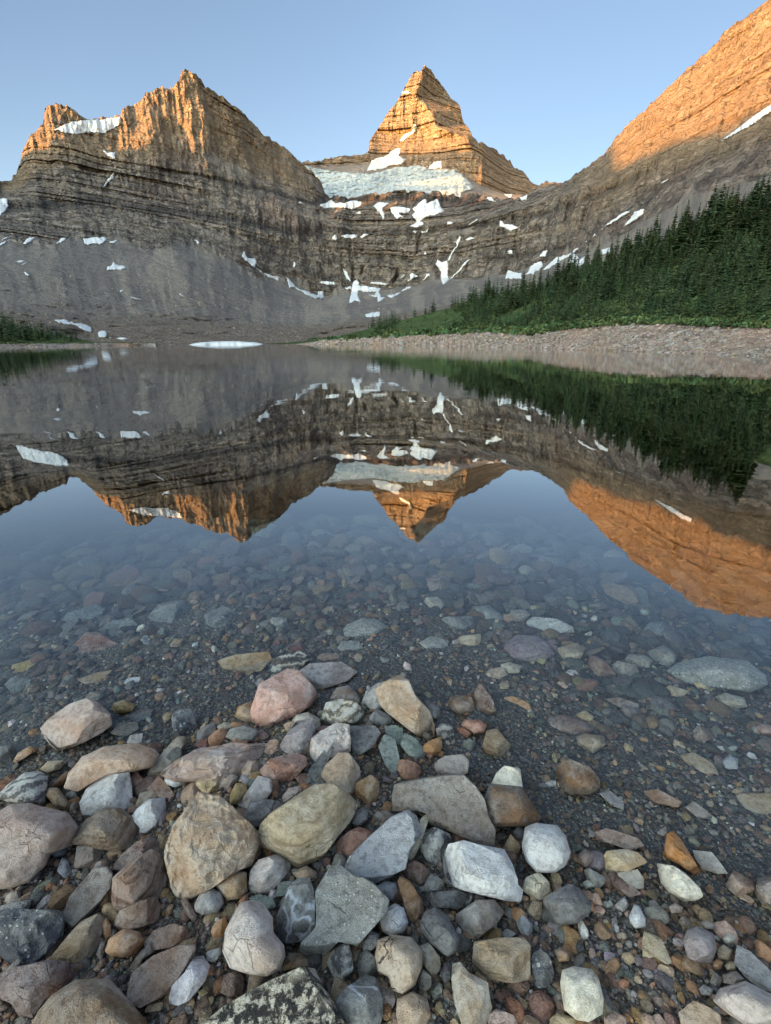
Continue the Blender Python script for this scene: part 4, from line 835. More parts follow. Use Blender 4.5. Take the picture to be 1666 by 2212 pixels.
# crop | shape | colour | surface | lift | outline | label
ROCKS = '''
L1|r|pk|m|0|-60,90 60,20 150,15 330,60 382,130 360,210 250,260 230,310 150,390 60,420 -60,430|huge pale pinkish boulder cut off by the picture edge
L1|b|br|b|.3|342,200 430,90 510,40 600,35 660,75 695,150 690,180 660,230 560,238 450,225|brown ridged rock with a pale lower rim
L1|b|wb|m|.1|655,75 690,30 740,-10 820,-20 825,50 790,130 740,175 690,185 700,130|bluish white rock with a tan side
L0|b|wh|p|.2|400,1040 440,950 530,905 640,888 650,960 658,1080 600,1110 480,1125 420,1110|pale grey square block behind the brown ridged rock
L1|j|pt|m|.25|830,240 870,120 900,80 960,0 990,-40 1090,-20 1180,60 1280,150 1300,250 1230,310 1150,350 1040,420 930,475 880,450 840,340|large rough tan boulder with a pitted flaky top
L1|b|mb|p|0|555,330 610,260 680,200 750,175 800,210 812,270 740,300 600,370 570,365|maroon brown rock tucked behind the reddish block
L1|b|rb|b|.3|565,380 600,345 750,240 800,270 825,380 828,460 800,490 700,490 600,540 575,555 562,480|reddish brown block with a split top face
L1|s|gb|p|.15|350,470 470,330 530,325 560,360 545,430 470,530 420,600 360,620 300,600|smooth grey brown slab with straight edges
L1|b|rb|b|.1|570,600 600,540 700,490 780,475 795,520 790,590 640,640 570,660|brown striped block under the reddish brown block
L1|j|bk|k|0|-60,560 30,540 130,540 290,550 310,600 300,660 240,730 180,790 100,815 40,790 -60,740|blue black boulder speckled with white grains
L1|s|gr|k|.1|-40,530 60,500 155,485 140,540 60,570 -40,600|small silvery flake on top of the speckled black boulder
L1|b|tb|p|0|245,785 330,680 400,600 480,560 525,575 505,650 470,760 400,790 340,800|tan brown angular rock beside the speckled black boulder
L1|r|or|m|.2|505,600 530,575 555,610 555,660 530,685 505,640|small orange brown upright pebble
L1|r|ot|m|.25|525,740 545,680 620,630 690,650 715,690 690,750 620,770 550,765|rounded tan cobble with an orange underside
L1|s|rb|p|0|720,700 770,640 860,605 930,625 940,670 900,710 800,730 740,740|flat chestnut rock above the large red slab
L1|b|gb|p|.05|635,840 700,740 770,680 795,690 780,740 710,780 680,850|narrow grey brown rock leaning on the large red slab
L1|s|rb|p|.2|640,940 665,850 760,770 890,715 965,715 970,740 940,840 870,930 700,1020 640,990|large smooth red brown slab
L1|b|lv|p|.5|845,970 860,910 920,850 965,775 1010,770 1042,820 1020,890 940,985 890,1008 850,1000|lavender white oblong stone lying against the large red slab
L1|b|wh|p|.1|1030,745 1100,722 1105,750 1070,800 1030,790|small white wedge near the lavender stone
L1|b|mr|m|.1|-60,900 60,830 240,790 320,800 380,860 340,890 220,980 160,1070 110,1080 60,1000 -40,960|dark maroon rock with a pale quartz patch
L1|r|br|m|0|165,1110 200,1040 270,960 380,890 540,885 600,950 680,1040 740,1110 740,1170 160,1170|big rusty brown boulder with a pink scar cut by the bottom edge
L1|r|wp|m|.35|1115,740 1130,640 1165,570 1200,510 1250,495 1310,510 1355,580 1360,650 1410,710 1415,760 1390,830 1330,860 1240,850 1150,820|pale pear shaped boulder with a smooth rounded top
L1|b|dg|v|.3|1370,660 1385,560 1440,430 1480,390 1540,385 1560,440 1575,560 1575,620 1520,680 1440,697 1380,680|dark grey rock crossed by a white quartz vein
L1|r|ob|m|.2|1075,410 1150,350 1225,350 1230,440 1190,480 1120,490 1090,450|mustard brown cobble touching the rough tan boulder
L1|r|gr|m|.2|970,510 1000,450 1050,425 1100,450 1115,500 1080,550 1010,560 975,540|round grey cobble with a pale band below the rough tan boulder
L1|b|wp|p|.25|1240,430 1250,340 1290,290 1380,260 1445,290 1445,330 1390,400 1340,450 1270,450|pale lilac grey rock beside the mustard cobble
L1|s|cr|l|.3|1010,1110 1120,1020 1350,890 1500,825 1560,840 1600,920 1666,1020 1710,1110 1740,1180 990,1180|huge cream slab with black lichen cut by the bottom edge
L1|b|ob|p|.05|1405,830 1440,750 1500,755 1580,790 1560,810 1440,830 1400,845|brown wedge between the pear boulder and the cream slab
L1|b|mb|p|.1|1095,910 1120,860 1190,840 1215,880 1210,940 1150,975 1105,950|reddish brown cobble by the tip of the cream slab
L1|b|or|p|.05|1050,640 1070,600 1120,570 1135,610 1100,700 1060,670|rusty stone pressed against the pear boulder
L1|j|or|m|.3|1310,230 1345,205 1385,230 1370,260 1330,275|tiny bright orange stone between two tan boulders
L1|s|gn|p|.05|1240,480 1290,458 1350,475 1385,510 1370,545 1300,510|dark green flat stone above the pear boulder
L1|r|mb|p|.05|900,490 930,480 960,520 995,580 975,610 930,560|slim brown pebble beside the round grey cobble
L1|s|tn|p|0|60,500 150,445 160,470 110,495|thin tan chip above the silvery flake
L1|b|bg|p|.1|285,340 310,275 335,290 360,350 330,390|small blue grey spike among the chips by the huge pinkish boulder
L1|b|bl|k|.2|250,250 300,205 345,225 335,265 270,275|blue and white chunk resting on the huge pinkish boulder
L1|b|pg|p|0|370,330 385,220 460,225 510,240 490,300 420,330|dull grey brown rock shaded under the brown ridged rock
L1|r|gb|p|0|480,760 500,700 525,690 525,760 500,790|dull brown pebble next to the tan angular rock
C1|b|tl|b|.4|205,170 220,110 270,55 390,-24 480,-79 560,-84 640,-34 692,16 640,110 560,210 520,260 400,325 350,290 300,250 215,215|large tan boulder with wavy layered grain
C1|s|bg|p|.45|635,330 660,270 760,170 860,80 940,45 980,75 1010,160 950,240 930,330 840,370 770,405 700,400 650,370|big blue grey slab leaning beside the layered tan boulder
C0|s|gb|p|.3|875,1000 890,950 1000,925 1120,905 1220,900 1280,960 1320,1020 1340,1110 1370,1160 1365,1250 1300,1240 1190,1190 1060,1140 1040,1090 960,1060 880,1080|largest brown grey slab with a pale front rim
C1|b|wb|p|.4|1125,310 1140,250 1155,215 1230,195 1290,215 1420,240 1460,310 1485,380 1490,420 1512,435 1500,490 1440,485 1300,455 1210,430 1150,400 1130,360|bluish white cracked marble block
C1|b|sw|w|.2|1000,220 1030,150 1080,125 1150,160 1175,200 1140,250 1120,310 1050,320 1010,280|black and white swirled rock between slab and marble block
C1|s|cr|b|.5|945,285 950,230 1000,150 1005,90 1030,65 1050,80 1025,160 990,250 955,300|thin pale splinter wedged beside the blue grey slab
C1|s|ga|k|.3|490,450 530,380 560,330 610,325 680,375 720,380 780,420 840,490 830,550 740,650 690,710 600,690 540,750 460,765 415,740 420,690 490,630 495,560|large flat grey gritstone slab with a notched outline
C1|r|ob|p|.9|515,550 530,510 580,520 585,560 540,600 515,590|small brown pebble sitting on the grey gritstone slab
C1|r|wb|m|.4|808,590 820,545 880,508 925,530 945,600 920,650 860,665 820,640|smooth pale egg shaped stone with a dark spot
C1|b|ot|b|.35|895,400 910,370 960,400 1020,500 1025,560 980,612 950,580 920,480|tall rusty tan shard beside the pale egg stone
C1|b|mb|p|.3|910,340 970,285 1020,310 1055,355 1010,410 930,370|brown cube shaped stone under the pale splinter
C1|r|dk|p|.3|1010,600 1030,550 1080,525 1140,570 1200,680 1190,740 1140,765 1060,700 1015,650|smooth dark grey oval cobble
C1|b|gb|m|.2|1180,630 1190,560 1290,490 1370,490 1420,550 1390,600 1300,670 1260,695 1200,650|olive brown faceted rock below the marble block
C1|b|dg|v|.1|1010,480 1050,450 1200,440 1270,470 1250,520 1180,530 1050,520|dark slaty bar flecked with white at one end
C1|r|pt|v2|.35|785,770 800,690 870,665 960,680 1010,740 1010,820 980,910 920,950 870,935 850,870 800,840|round tan cobble with dark cracks
C1|b|tb|b|.35|1270,830 1280,700 1400,680 1520,680 1550,720 1548,880 1480,895 1400,890 1280,860|square ochre block with pale stripes
C1|b|tg|m|.3|1165,880 1170,810 1210,800 1250,850 1340,900 1345,950 1360,1020 1330,1110 1220,1120 1180,1000|tall grey tan pointed rock below the square ochre block
C1|r|pt|m|.25|890,1050 895,980 970,945 1040,985 1057,1060 1030,1110 900,1130|rounded pinkish tan cobble at the bottom edge
C1|b|dg|v|.2|590,985 650,920 740,865 790,885 815,960 815,1060 800,1130 640,1130 600,1050|slate grey rock with a broad white vein next to the cream slab
C1|b|sw|w|.1|545,800 580,720 650,700 665,760 675,860 640,920 590,900|black rock with white bands squeezed above the veined slate rock
C1|r|gr|p|.1|720,700 760,640 800,655 805,710 760,745 725,740|small grey cobble under the gritstone slab
C1|b|ga|p|.1|695,860 700,760 740,735 780,770 790,830 760,870|grey brown stone between black banded rock and cracked cobble
C1|b|tg|p|.15|1000,720 1050,700 1100,760 1110,830 1060,880 1020,810|grey tan stone beside the cracked tan cobble
C1|b|tg|p|.1|990,910 1020,830 1060,870 1060,920 1010,960|small tan pebble just below the cracked cobble
C1|r|dk|p|.1|1105,850 1130,795 1165,800 1160,880 1130,905|small charcoal pebble beside the tall pointed rock
C1|r|bg|m|.15|775,425 830,395 890,400 898,450 870,495 840,480|blue grey pebble with a dark stripe by the rusty shard
C1|b|ga|p|.1|1020,420 1060,355 1120,390 1130,440 1030,460|grey stone in front of the marble block
C1|b|rd|p|.2|568,270 590,200 650,145 700,125 770,150 740,190 700,250 640,275|brick red rock between the layered boulder and blue grey slab
C1|r|dk|p|.4|662,100 680,50 720,25 755,45 745,90 700,125 670,120|dark blue grey oval resting above the brick red rock
C1|b|gb|p|.1|755,90 790,50 840,40 880,70 840,105 800,100|grey brown cobble behind the blue grey slab
C1|r|pt|p|.05|370,350 440,315 490,350 490,380 400,385|dull tan cobble under the layered tan boulder
C1|s|gn|p|0|300,400 380,390 370,460 290,470|dark teal chip beside the veined dark rock
R1|j|bk|k2|.3|465,830 480,750 520,730 560,760 585,850 570,900 520,935 475,910|black and white speckled granite cobble
R1|r|wb|m|.35|430,220 445,130 500,108 600,120 640,170 662,250 640,310 590,345 500,345 450,290|smooth bluish white boulder near the waterline
R1|b|cr|p|.3|425,410 450,375 510,350 560,400 560,440 530,490 470,470 430,440|cream knobbly stone beside the marble block
R1|r|dk|m|.2|530,510 550,470 660,410 710,430 770,510 760,550 700,600 620,612 560,580|dark mottled rounded rock
R1|r|cw|p|.4|620,900 630,840 680,822 770,835 805,880 828,980 820,1050 760,1090 700,1080 640,1030|large cream egg shaped boulder near the bottom edge
R1|b|tn|m|.25|820,290 850,245 950,235 1000,250 1048,300 1000,320 930,350 870,370 835,330|tan cobble with a brown flank below the wet rusty slab
R1|b|or|b|.4|1130,270 1150,160 1180,148 1220,190 1280,290 1320,350 1290,365 1210,310|tall rusty orange wedge at the waterline
R1|j|cw|m|.15|1100,310 1180,320 1240,360 1310,430 1330,470 1290,480 1200,495 1150,440 1120,400|bleached white knobbly rock at the foot of the rusty wedge
R1|s|gr|p|.2|1278,240 1370,250 1410,300 1450,355 1400,355 1320,330 1290,280|light grey slab beside the rusty wedge
R1|b|rd|p|.2|1490,270 1540,245 1620,270 1700,300 1720,330 1640,345 1550,345|terracotta rock half under water by the picture edge
R1|r|pu|m|.35|1230,690 1250,640 1300,620 1380,660 1392,730 1370,790 1320,802 1250,770|round purple grey boulder on the dark gravel
R1|s|tn|p|.3|1025,690 1035,645 1120,680 1170,800 1140,805 1090,770 1030,780|tan triangular flake on the dark gravel
R1|r|wp|b|.3|1385,990 1420,930 1540,895 1666,960 1750,1000 1750,1110 1560,1120 1470,1060|pale banded boulder in the bottom corner
R1|s|pt|p|.2|1210,1050 1280,990 1350,1020 1410,1060 1415,1110 1400,1150 1230,1150|pinkish tan flat rock beside the pale banded boulder
R1|s|gr|k|.3|1485,800 1500,715 1560,745 1640,820 1700,880 1700,950 1600,920 1540,870|grey slab with pale flecks above the banded boulder
R1|b|ga|p|.2|735,340 760,330 850,380 820,420 790,435 750,390|grey triangular stone below the tan cobble
R1|r|mb|p|.2|705,260 740,230 780,260 775,310 740,328 710,300|reddish brown cobble beside the bluish white boulder
R1|s|tg|m|.15|900,350 1000,335 1030,380 1030,435 970,430 910,380|grey tan flake under the tan cobble with the brown flank
R1|s|rb|p|.05|905,430 950,400 1020,455 960,475|reddish flake poking out under the grey tan flake
R1|r|wb|m|.25|960,570 985,510 1010,520 1040,580 1040,620 990,628 965,600|small grey white cobble in the middle of the gravel
R1|b|wh|p|.2|705,600 720,578 755,640 755,680 725,700 708,660|slender white stone standing in the dark gravel
R1|b|gr|v|.1|880,520 935,470 960,520 940,555|small grey stone with white veins beside the grey white cobble
R1|r|ot|p|.2|585,740 620,722 670,755 660,790 610,795|orange brown cobble above the cream egg boulder
R1|r|pg|p|.15|1155,520 1190,500 1230,525 1220,550 1170,555|oval grey brown pebble below the bleached rock
R1|b|tb|p|.2|330,230 370,160 420,215 400,270 350,280|brown stone squeezed beside the bluish white boulder
R1|b|bg|p|.2|380,150 410,115 437,150 420,190|little blue grey chip touching the bluish white boulder
R1|b|tn|p|.15|560,390 570,350 610,355 628,400 600,430|ochre pebble beside the cream knobbly stone
R1|b|tb|p|.15|450,540 480,490 525,500 520,570 460,580|brown stone under the cream knobbly stone
R1|b|bg|p|.15|395,600 430,560 480,610 470,670 420,650|blue grey angular stone above the square ochre block
R1|s|gr|p|.1|310,660 350,630 400,655 360,680|pale grey flake lying behind the square ochre block
R1|r|tn|p|.1|565,1080 600,1050 690,1075 690,1130 570,1130|tan cobble cut by the bottom edge below the cream egg
R1|b|pk|m|.1|835,1070 880,1040 940,1070 950,1130 840,1130|pink cobble cut by the bottom edge
R1|b|rb|p|.1|1440,420 1480,340 1530,370 1585,390 1580,440 1500,470|wet red brown angular rock below the terracotta rock
R1|b|pk|m|.1|260,1060 300,1030 380,1060 420,1140 260,1140|pinkish grey rock at the bottom beside the tall pointed rock
R1|j|pg|k|.1|1585,450 1600,380 1700,350 1700,540 1640,530|pinkish speckled rock at the picture edge below the terracotta rock
R1|r|cw|p|.2|1425,680 1450,650 1490,670 1480,700 1440,705|small pale pebble beside the purple grey boulder
R1|r|tn|p|.1|1395,730 1430,710 1475,740 1450,790 1400,780|tan cobble touching the purple grey boulder
R1|r|ot|p|.1|1370,800 1400,775 1430,800 1410,835 1380,830|small orange tan cobble below the purple grey boulder
R1|r|tn|p|.1|1435,810 1460,790 1500,800 1490,835 1445,835|ochre pebble between the flecked slab and orange tan cobble
R1|r|pg|p|.15|1425,860 1490,840 1530,880 1480,915 1430,900|pinkish grey cobble above the banded boulder
R1|s|pt|p|.1|1500,460 1530,450 1585,490 1570,505 1510,480|thin pink flat pebble on brown mud
R1|b|gb|p|.1|1360,900 1380,840 1425,880 1400,930|grey brown triangular stone near the pinkish grey cobble
R1|r|gr|k|.1|1305,930 1330,908 1380,930 1370,965 1320,960|small dotted grey cobble above the pinkish tan flat rock
R1|r|pg|p|.1|1310,600 1340,585 1385,605 1380,635 1330,630|smooth pale cobble just above the purple grey boulder
R1|s|rb|p|.2|790,150 850,130 1000,180 1030,215 960,240 880,210 800,190|wet rusty slab at the water edge
R0|b|wy|m|.9|268,960 300,890 340,855 415,870 425,950 425,1020 370,1000 310,985|white rock perched on a dark wet boulder at the waterline
R0|r|wd|m|.1|235,1030 270,945 420,960 480,1050 520,1110 480,1150 280,1150 250,1090|dark brown wet boulder under the perched white rock
R0|b|wd|m|.35|600,960 605,850 660,820 760,860 810,920 810,970 770,995 650,990|dark brown wet block standing alone in the shallows
R0|b|wd|m|.4|55,540 70,510 130,500 175,510 195,560 160,600 80,590|dark wet rock with a pale dry top in the water
R0|s|ot|p|.1|305,515 380,505 460,540 480,580 440,610 350,570|bright orange cracked flat stone under shallow water
R0|b|mb|b|.1|180,480 220,445 280,520 300,590 260,620 190,560|tall brown rock sloping into the water beside the wet rock with a pale top
R0|r|rd|p|.3|125,650 140,622 220,625 250,650 240,685 190,692|rounded brick red cobble at the water edge
R0|r|rd|p|.2|100,670 140,655 180,690 150,715|small red brown pebble tucked under the brick red cobble
R0|b|tb|b|.2|230,760 250,680 300,670 370,750 350,790 280,820|brown cracked pyramid shaped rock at the water edge
R0|b|pt|p|.2|235,400 270,370 330,360 355,400 300,428 250,425|pinkish tan stone under water in front of a greenish one
R0|r|tg|p|.1|310,350 360,335 430,355 410,395 360,395|greenish tan rounded stone under shallow water
R0|b|tn|p|.2|75,225 130,205 220,195 230,270 130,282|tan wedge shaped block under clear water
R0|r|pm|p|.1|315,300 340,240 400,200 500,205 560,240 590,300 520,350 380,335|big purple submerged boulder
R0|b|tb|p|.2|585,290 620,260 700,240 740,275 720,320 660,345 610,325|tan brown rounded rock under water beside the purple boulder
R0|b|mb|p|.1|750,350 760,300 830,320 900,400 890,420 800,415|reddish flat submerged slab below the tan brown rock
R0|b|gb|p|.1|860,360 900,330 1000,350 1010,390 950,430 900,410|dark brown submerged rock next to the reddish slab
R0|r|gb|p|.1|930,330 960,295 1040,300 1080,330 1060,370 1000,360|dim brown submerged boulder carrying a tiny orange pebble
R0|b|gb|p|.1|1035,290 1130,250 1200,300 1190,360 1110,370|grey brown submerged boulder before the white flecked giant
R0|r|ga|k2|0|1140,380 1200,340 1350,305 1550,330 1640,400 1650,450 1560,490 1400,470 1200,440|giant submerged boulder with many white flecks
R0|b|tn|p|.5|1270,430 1330,410 1400,460 1370,495 1310,480|tan angular stone lying against the white flecked giant
R0|r|mb|p|0|510,650 550,610 640,595 740,630 800,680 700,710 570,690|large red brown flat boulder under shallow water
R0|r|tg|p|.2|695,710 740,692 830,705 840,750 780,790 710,750|grey knobbly stone below the red brown flat boulder
R0|r|tn|p|.2|690,600 740,575 785,610 770,635 710,620|tan oval stone behind the red brown flat boulder
R0|s|mb|p|0|835,520 900,510 1010,545 1000,580 900,560|brown flat submerged slab among the fine shallow gravel
R0|r|tg|p|.1|1390,510 1440,490 1530,515 1545,560 1480,570 1420,545|pale rounded stone below the white flecked giant
R0|b|tb|p|.05|1120,470 1160,450 1260,480 1220,515 1150,500|tan brown submerged stone in front of the white flecked giant
R0|s|tb|b|0|1210,800 1280,785 1380,840 1410,900 1330,890 1240,840|tan ribbed slab under the shallows
R0|r|ds|p|0|1010,190 1060,140 1130,130 1185,180 1150,220 1050,220|slate coloured round boulder deep under water
R0|s|gr|v|0|440,140 480,110 600,120 680,160 690,190 580,195 470,175|pale topped submerged slab behind the purple boulder
R0|b|ds|b|0|0,130 60,110 200,105 240,150 200,190 40,190|layered slate block under deeper water
R0|r|gb|p|0|350,110 370,75 440,75 470,100 430,140 370,135|grey brown submerged cobble above the pale topped slab
R0|r|ds|p|0|180,60 260,50 340,110 320,150 260,150|smooth slate submerged cobble beside the layered slate block
R0|s|rb|p|0|1035,980 1100,970 1220,1030 1200,1060 1060,1030|faint reddish slab under a film of water
R0|s|tb|b|0|1485,1000 1520,985 1666,990 1700,1110 1560,1110|wide tan banded slab under the shallows at the picture edge
R0|s|gr|p|.1|1240,1060 1280,1030 1350,1080 1380,1120 1300,1110|pale blue grey flake just under the water
R0|s|bg|p|.05|810,990 860,975 930,1030 930,1070 870,1050|blue grey slab below the wet block in the shallows
R0|r|bg|p|.05|1420,830 1460,795 1500,820 1500,870 1440,870|round blue grey stone in the shallows
R0|b|mb|p|0|1260,700 1300,650 1380,680 1390,720 1280,740|dim brown rock under the shallows
R0|r|rd|p|0|1580,660 1620,640 1700,660 1700,710 1620,700|reddish orange stone under water at the picture edge
R0|r|ot|p|1.2|940,315 950,304 966,312 962,330 946,330|tiny bright orange pebble under water
C0|b|pq|m|.6|160,590 210,450 345,375 400,385 470,460 495,510 460,550 350,620 200,655 165,630|rose pink angular block topping the pile
C0|b|pt|m|.6|790,480 830,440 900,410 950,430 980,500 1050,580 1075,650 1075,710 1020,722 940,660 850,590 800,540|long rust and cream boulder leaning down the pile by the water
C0|r|gr|b|.2|720,530 740,480 800,440 870,430 830,480 800,520 820,570 770,580|grey banded rock behind the long rust and cream boulder
C0|r|pk|p|2.4|860,470 875,440 905,450 910,490 870,495|small pale lump lying on the rust and cream boulder
C0|b|dk|m|.2|745,620 790,570 850,600 880,640 800,660|dark stone shaded under the rust and cream boulder
C0|j|sy|w|.4|515,620 545,540 610,520 690,540 730,590 720,640 650,660 560,665|cream and black swirled rock at the top of the pile
C0|s|pu|p|.25|410,380 460,345 610,338 690,385 640,430 500,475 430,430|blue grey slab behind the rose pink block
C0|b|dk|w|.15|220,375 270,320 400,280 480,335 420,385 330,390 250,400|black rock with thin white stripes behind the rose pink block
C0|s|tn|m|.15|0,330 90,300 250,285 265,320 210,380 110,390 30,370|flat tan rock on the wet sand beside the striped black rock
C0|b|mr|p|.05|300,290 330,245 390,222 440,260 470,310 350,300|deep red submerged rock behind the striped black rock
C0|r|rb|p|.05|480,320 520,290 600,295 630,330 550,340|red brown flat cobble under water behind the blue grey slab
C0|b|pu|p|.4|295,770 340,700 390,630 470,620 480,690 440,790 360,795|purple grey upright rock below the rose pink block
C0|r|tg|m|.15|365,640 390,600 450,588 505,620 512,690 480,710 470,640|rounded grey cobble behind the purple grey upright rock
C0|j|wp|v|.35|450,800 470,720 520,680 590,640 650,655 655,780 600,790 520,830 460,850|white and grey jagged rock in the middle of the pile
C0|s|dk|p|.45|652,690 660,655 780,655 810,690 770,760 680,810|dark slate plate beside the white and grey jagged rock
C0|s|gn|p|.5|800,760 830,700 880,720 900,800 910,890 870,905 830,840|long grey green slate standing on the pile
C0|b|gn|p|.3|910,750 930,690 990,720 1035,790 1020,820 950,800|dark green slate wedge under the rust and cream boulder
C0|s|gn|p|.2|830,660 880,650 920,670 920,740 890,770 840,700|small grey green plate above the long slate
C0|s|ds|p|.5|415,950 470,850 550,750 575,760 540,850 490,950 440,960|long dark slate blade leaning on the pinkish brown boulder
C0|b|pt|m|.35|500,930 540,850 600,790 650,790 700,860 708,920 670,990 640,1000 540,950|pinkish brown rough boulder beside the dark slate blade
C0|b|rd|p|.35|200,890 260,820 380,790 435,810 440,850 390,900 350,945 290,945|smooth red brown rock with a flat top in the pile
L0|j|pk|m|.15|800,900 880,830 1000,770 1150,745 1350,745 1385,780 1370,810 1280,830 1200,880 1190,920 1050,920 940,930 850,930|long low pinkish boulder spanning the back of the pile
C0|b|wp|p|.3|90,1050 140,990 200,905 270,925 265,980 230,1030 150,1065|pale lilac jagged stone under the smooth red brown rock
C0|b|pt|p|.4|117,870 130,830 215,825 210,870 160,925 125,910|tan square stone leaning on the smooth red brown rock
C0|r|ye|p|.35|60,1000 90,940 140,945 145,985 90,1045 62,1040|small yellow tan egg shaped pebble
C0|b|gr|b|.2|135,1100 160,1040 240,1020 320,1035 310,1080 220,1150 150,1160|silver grey streaked rock above the layered tan boulder
C0|r|pk|m|.2|320,1010 350,965 400,955 425,970 370,1020 330,1035|small pinkish rock behind the layered tan boulder
C0|b|ob|m|.3|680,1010 690,940 760,900 800,935 800,1000 770,1050 720,1050|rusty brown rounded rock beside the largest brown grey slab
C0|s|pg|p|.25|1075,840 1130,805 1220,795 1250,830 1240,890 1150,905 1090,890|smooth grey brown flat rock above the largest slab
C0|b|ot|m|.3|1015,760 1050,730 1110,710 1115,760 1085,820 1040,800|rusty tan stone at the tip of the rust and cream boulder
C0|b|sw|w|.3|1085,670 1110,640 1170,660 1165,700 1130,725 1095,710|little black and white stone with an orange corner
C0|r|dk|p|.1|1005,550 1040,520 1100,560 1110,620 1060,620|dark rounded cobble in the water behind the rust and cream boulder
C0|r|pg|p|2.0|1135,930 1180,905 1240,915 1250,945 1210,962 1150,955|flat oval pebble lying on the largest brown grey slab
C0|b|gn|p|.15|1220,740 1250,715 1285,740 1260,780 1225,775|small grey green chip at the waterline
C0|r|ga|b|.1|770,350 810,295 860,300 880,350 850,400 790,400|dark veined cobble under water behind the cream swirled rock
C0|r|ga|k2|.05|610,190 640,150 720,115 800,125 850,160 800,200 720,230 620,225|submerged mound covered with white grains
C0|b|ga|p|.1|250,150 270,112 340,112 350,150 310,175 260,172|grey block alone on the submerged silt
C0|b|tg|p|.1|1020,60 1035,15 1090,12 1135,45 1100,85 1050,85|pale brown angular stone in deeper clear water
C0|s|ga|p|.05|590,270 620,230 700,230 730,280 650,300|grey flat stone below the submerged grainy mound
C0|s|ga|p|.05|1000,240 1060,205 1150,230 1140,270 1040,280|grey slab next to the submerged tan wedge
C0|r|dk|m|.05|560,520 590,465 650,455 720,520 700,545 600,530|dark brown wet cobble behind the cream swirled rock
L0|b|pk|m|.55|208,665 250,620 350,550 430,520 480,540 545,600 550,650 500,690 380,750 290,778 250,740|pinkish oblong block standing in the wet gravel
L0|r|op|m|.4|325,960 345,890 420,810 520,760 680,745 760,775 785,800 750,860 650,885 520,910 440,950 390,980|long pinkish boulder with a bright orange end
L0|j|bk|k2|.5|855,620 875,580 940,570 980,600 995,660 960,710 920,730 870,680|black boulder sparkling with white crystals on the wet sand
L0|s|tg|b|.6|735,890 790,810 880,710 920,710 910,760 840,850 760,920|grey wood grained slab leaning on the long low pinkish boulder
L0|r|wb|p|.5|820,920 840,875 880,868 920,910 915,945 870,960 830,945|round white blue pebble below the wood grained slab
L0|r|gr|w|.25|-20,1010 40,950 120,890 200,882 235,910 225,1030 150,1050 60,1035|grey rounded boulder with curved white lines
L0|r|tb|m|.2|228,1000 245,965 290,965 370,1060 350,1080 280,1060|dark mossy brown oval cobble
L0|b|gr|p|.2|320,1000 370,965 400,990 370,1030|small grey stone beside the mossy oval cobble
L0|b|tn|m|.3|965,950 1000,905 1080,890 1130,930 1110,970 1020,990|cream brown knobbly cobble below the long low pinkish boulder
L0|b|rd|p|.15|648,900 680,880 720,930 710,980 670,990 650,960|red stone squeezed behind the pale square block
L0|s|rb|p|.25|735,970 790,905 830,940 875,1000 840,1035|flat brown diamond shaped slab
L0|b|tb|p|.15|670,1065 700,990 760,975 800,1000 790,1040 720,1050|brown stone between the pale square block and the diamond slab
L0|r|ga|p|.25|1125,710 1150,670 1220,650 1285,680 1270,730 1190,745|rounded grey cobble behind the long low pinkish boulder
L0|r|tg|p|.1|1075,660 1120,635 1175,645 1165,670 1110,680|flat olive grey pebble on the wet sand near the rose pink block
L0|b|ob|m|.1|1170,610 1185,560 1260,530 1265,640 1200,650|rust and black stone tucked beside the rose pink block
L0|b|ds|p|0|735,110 790,50 900,28 980,60 990,110 930,190 860,215 770,165|largest dark submerged boulder beyond the wet sand
L0|b|ds|k|0|985,150 1010,90 1100,50 1190,90 1200,150 1100,190 1010,190|flecked grey submerged boulder next to the largest dark one
L0|s|rm|p|.1|350,270 430,185 500,190 620,260 610,310 530,350 440,320|rusty red submerged slab
L0|s|ds|p|0|290,140 340,90 480,45 530,70 500,120 380,160 300,165|long grey submerged slab beyond the rusty red slab
L0|s|ds|p|.05|490,175 560,130 650,115 690,150 620,195 580,215|dark thick submerged slab above the rusty red slab
L0|s|ye|p|.05|55,390 60,350 185,315 190,335 130,380 70,395|yellowish flat submerged slab
L0|s|tb|p|.05|385,425 480,390 560,375 520,420 440,450|tan pointed flake in the shallows below the rusty red slab
L0|r|ye|p|.15|555,570 570,540 620,525 675,550 660,580 580,595|yellow tan flat pebble in the wet gravel
L0|s|ds|p|0|20,450 60,410 160,420 130,470 70,500|dark square slab submerged below the yellowish slab
L0|r|ot|p|.2|65,830 90,790 150,752 190,775 130,810 80,840|orange flat stone at the muddy waterline
L0|r|tn|p|.1|200,870 240,830 320,825 300,870 240,890|tan flat stone in front of the pinkish oblong block
L0|b|or|p|.1|770,500 800,485 838,505 810,530 775,525|small orange red stone on the wet sand
L0|j|bk|k2|.1|690,235 720,200 760,210 765,240 710,255|small blue white speckled stone under shallow water
L0|r|tb|p|.1|845,250 870,218 920,220 900,260 850,262|brown round cobble under water at the edge of the sand
L0|b|ds|p|0|-20,760 60,750 90,800 40,860 -20,860|dark rock in the shallows at the picture edge
L0|r|ga|p|.05|420,520 450,485 510,480 530,505 490,530|grey green pebble behind the pinkish oblong block
L0|s|wb|p|.05|615,440 640,415 700,410 690,440 640,452|pale blue white flake in the wet gravel
L0|s|dk|p|.05|640,610 700,570 765,570 750,610 680,640|dark flat slate on the wet sand
L0|s|ga|p|.05|550,690 600,640 680,635 690,670 620,710|grey flake between the pinkish oblong block and the dark slate
L0|s|wh|p|.1|630,740 650,700 710,692 705,735 660,745|pale greenish chip behind the orange ended boulder
L0|r|tn|p|.2|808,610 830,585 868,590 855,625 820,640|tan pebble touching the sparkling black boulder
L0|b|tn|p|.2|995,665 1030,628 1040,660 1005,685|cream chip on the far side of the sparkling black boulder
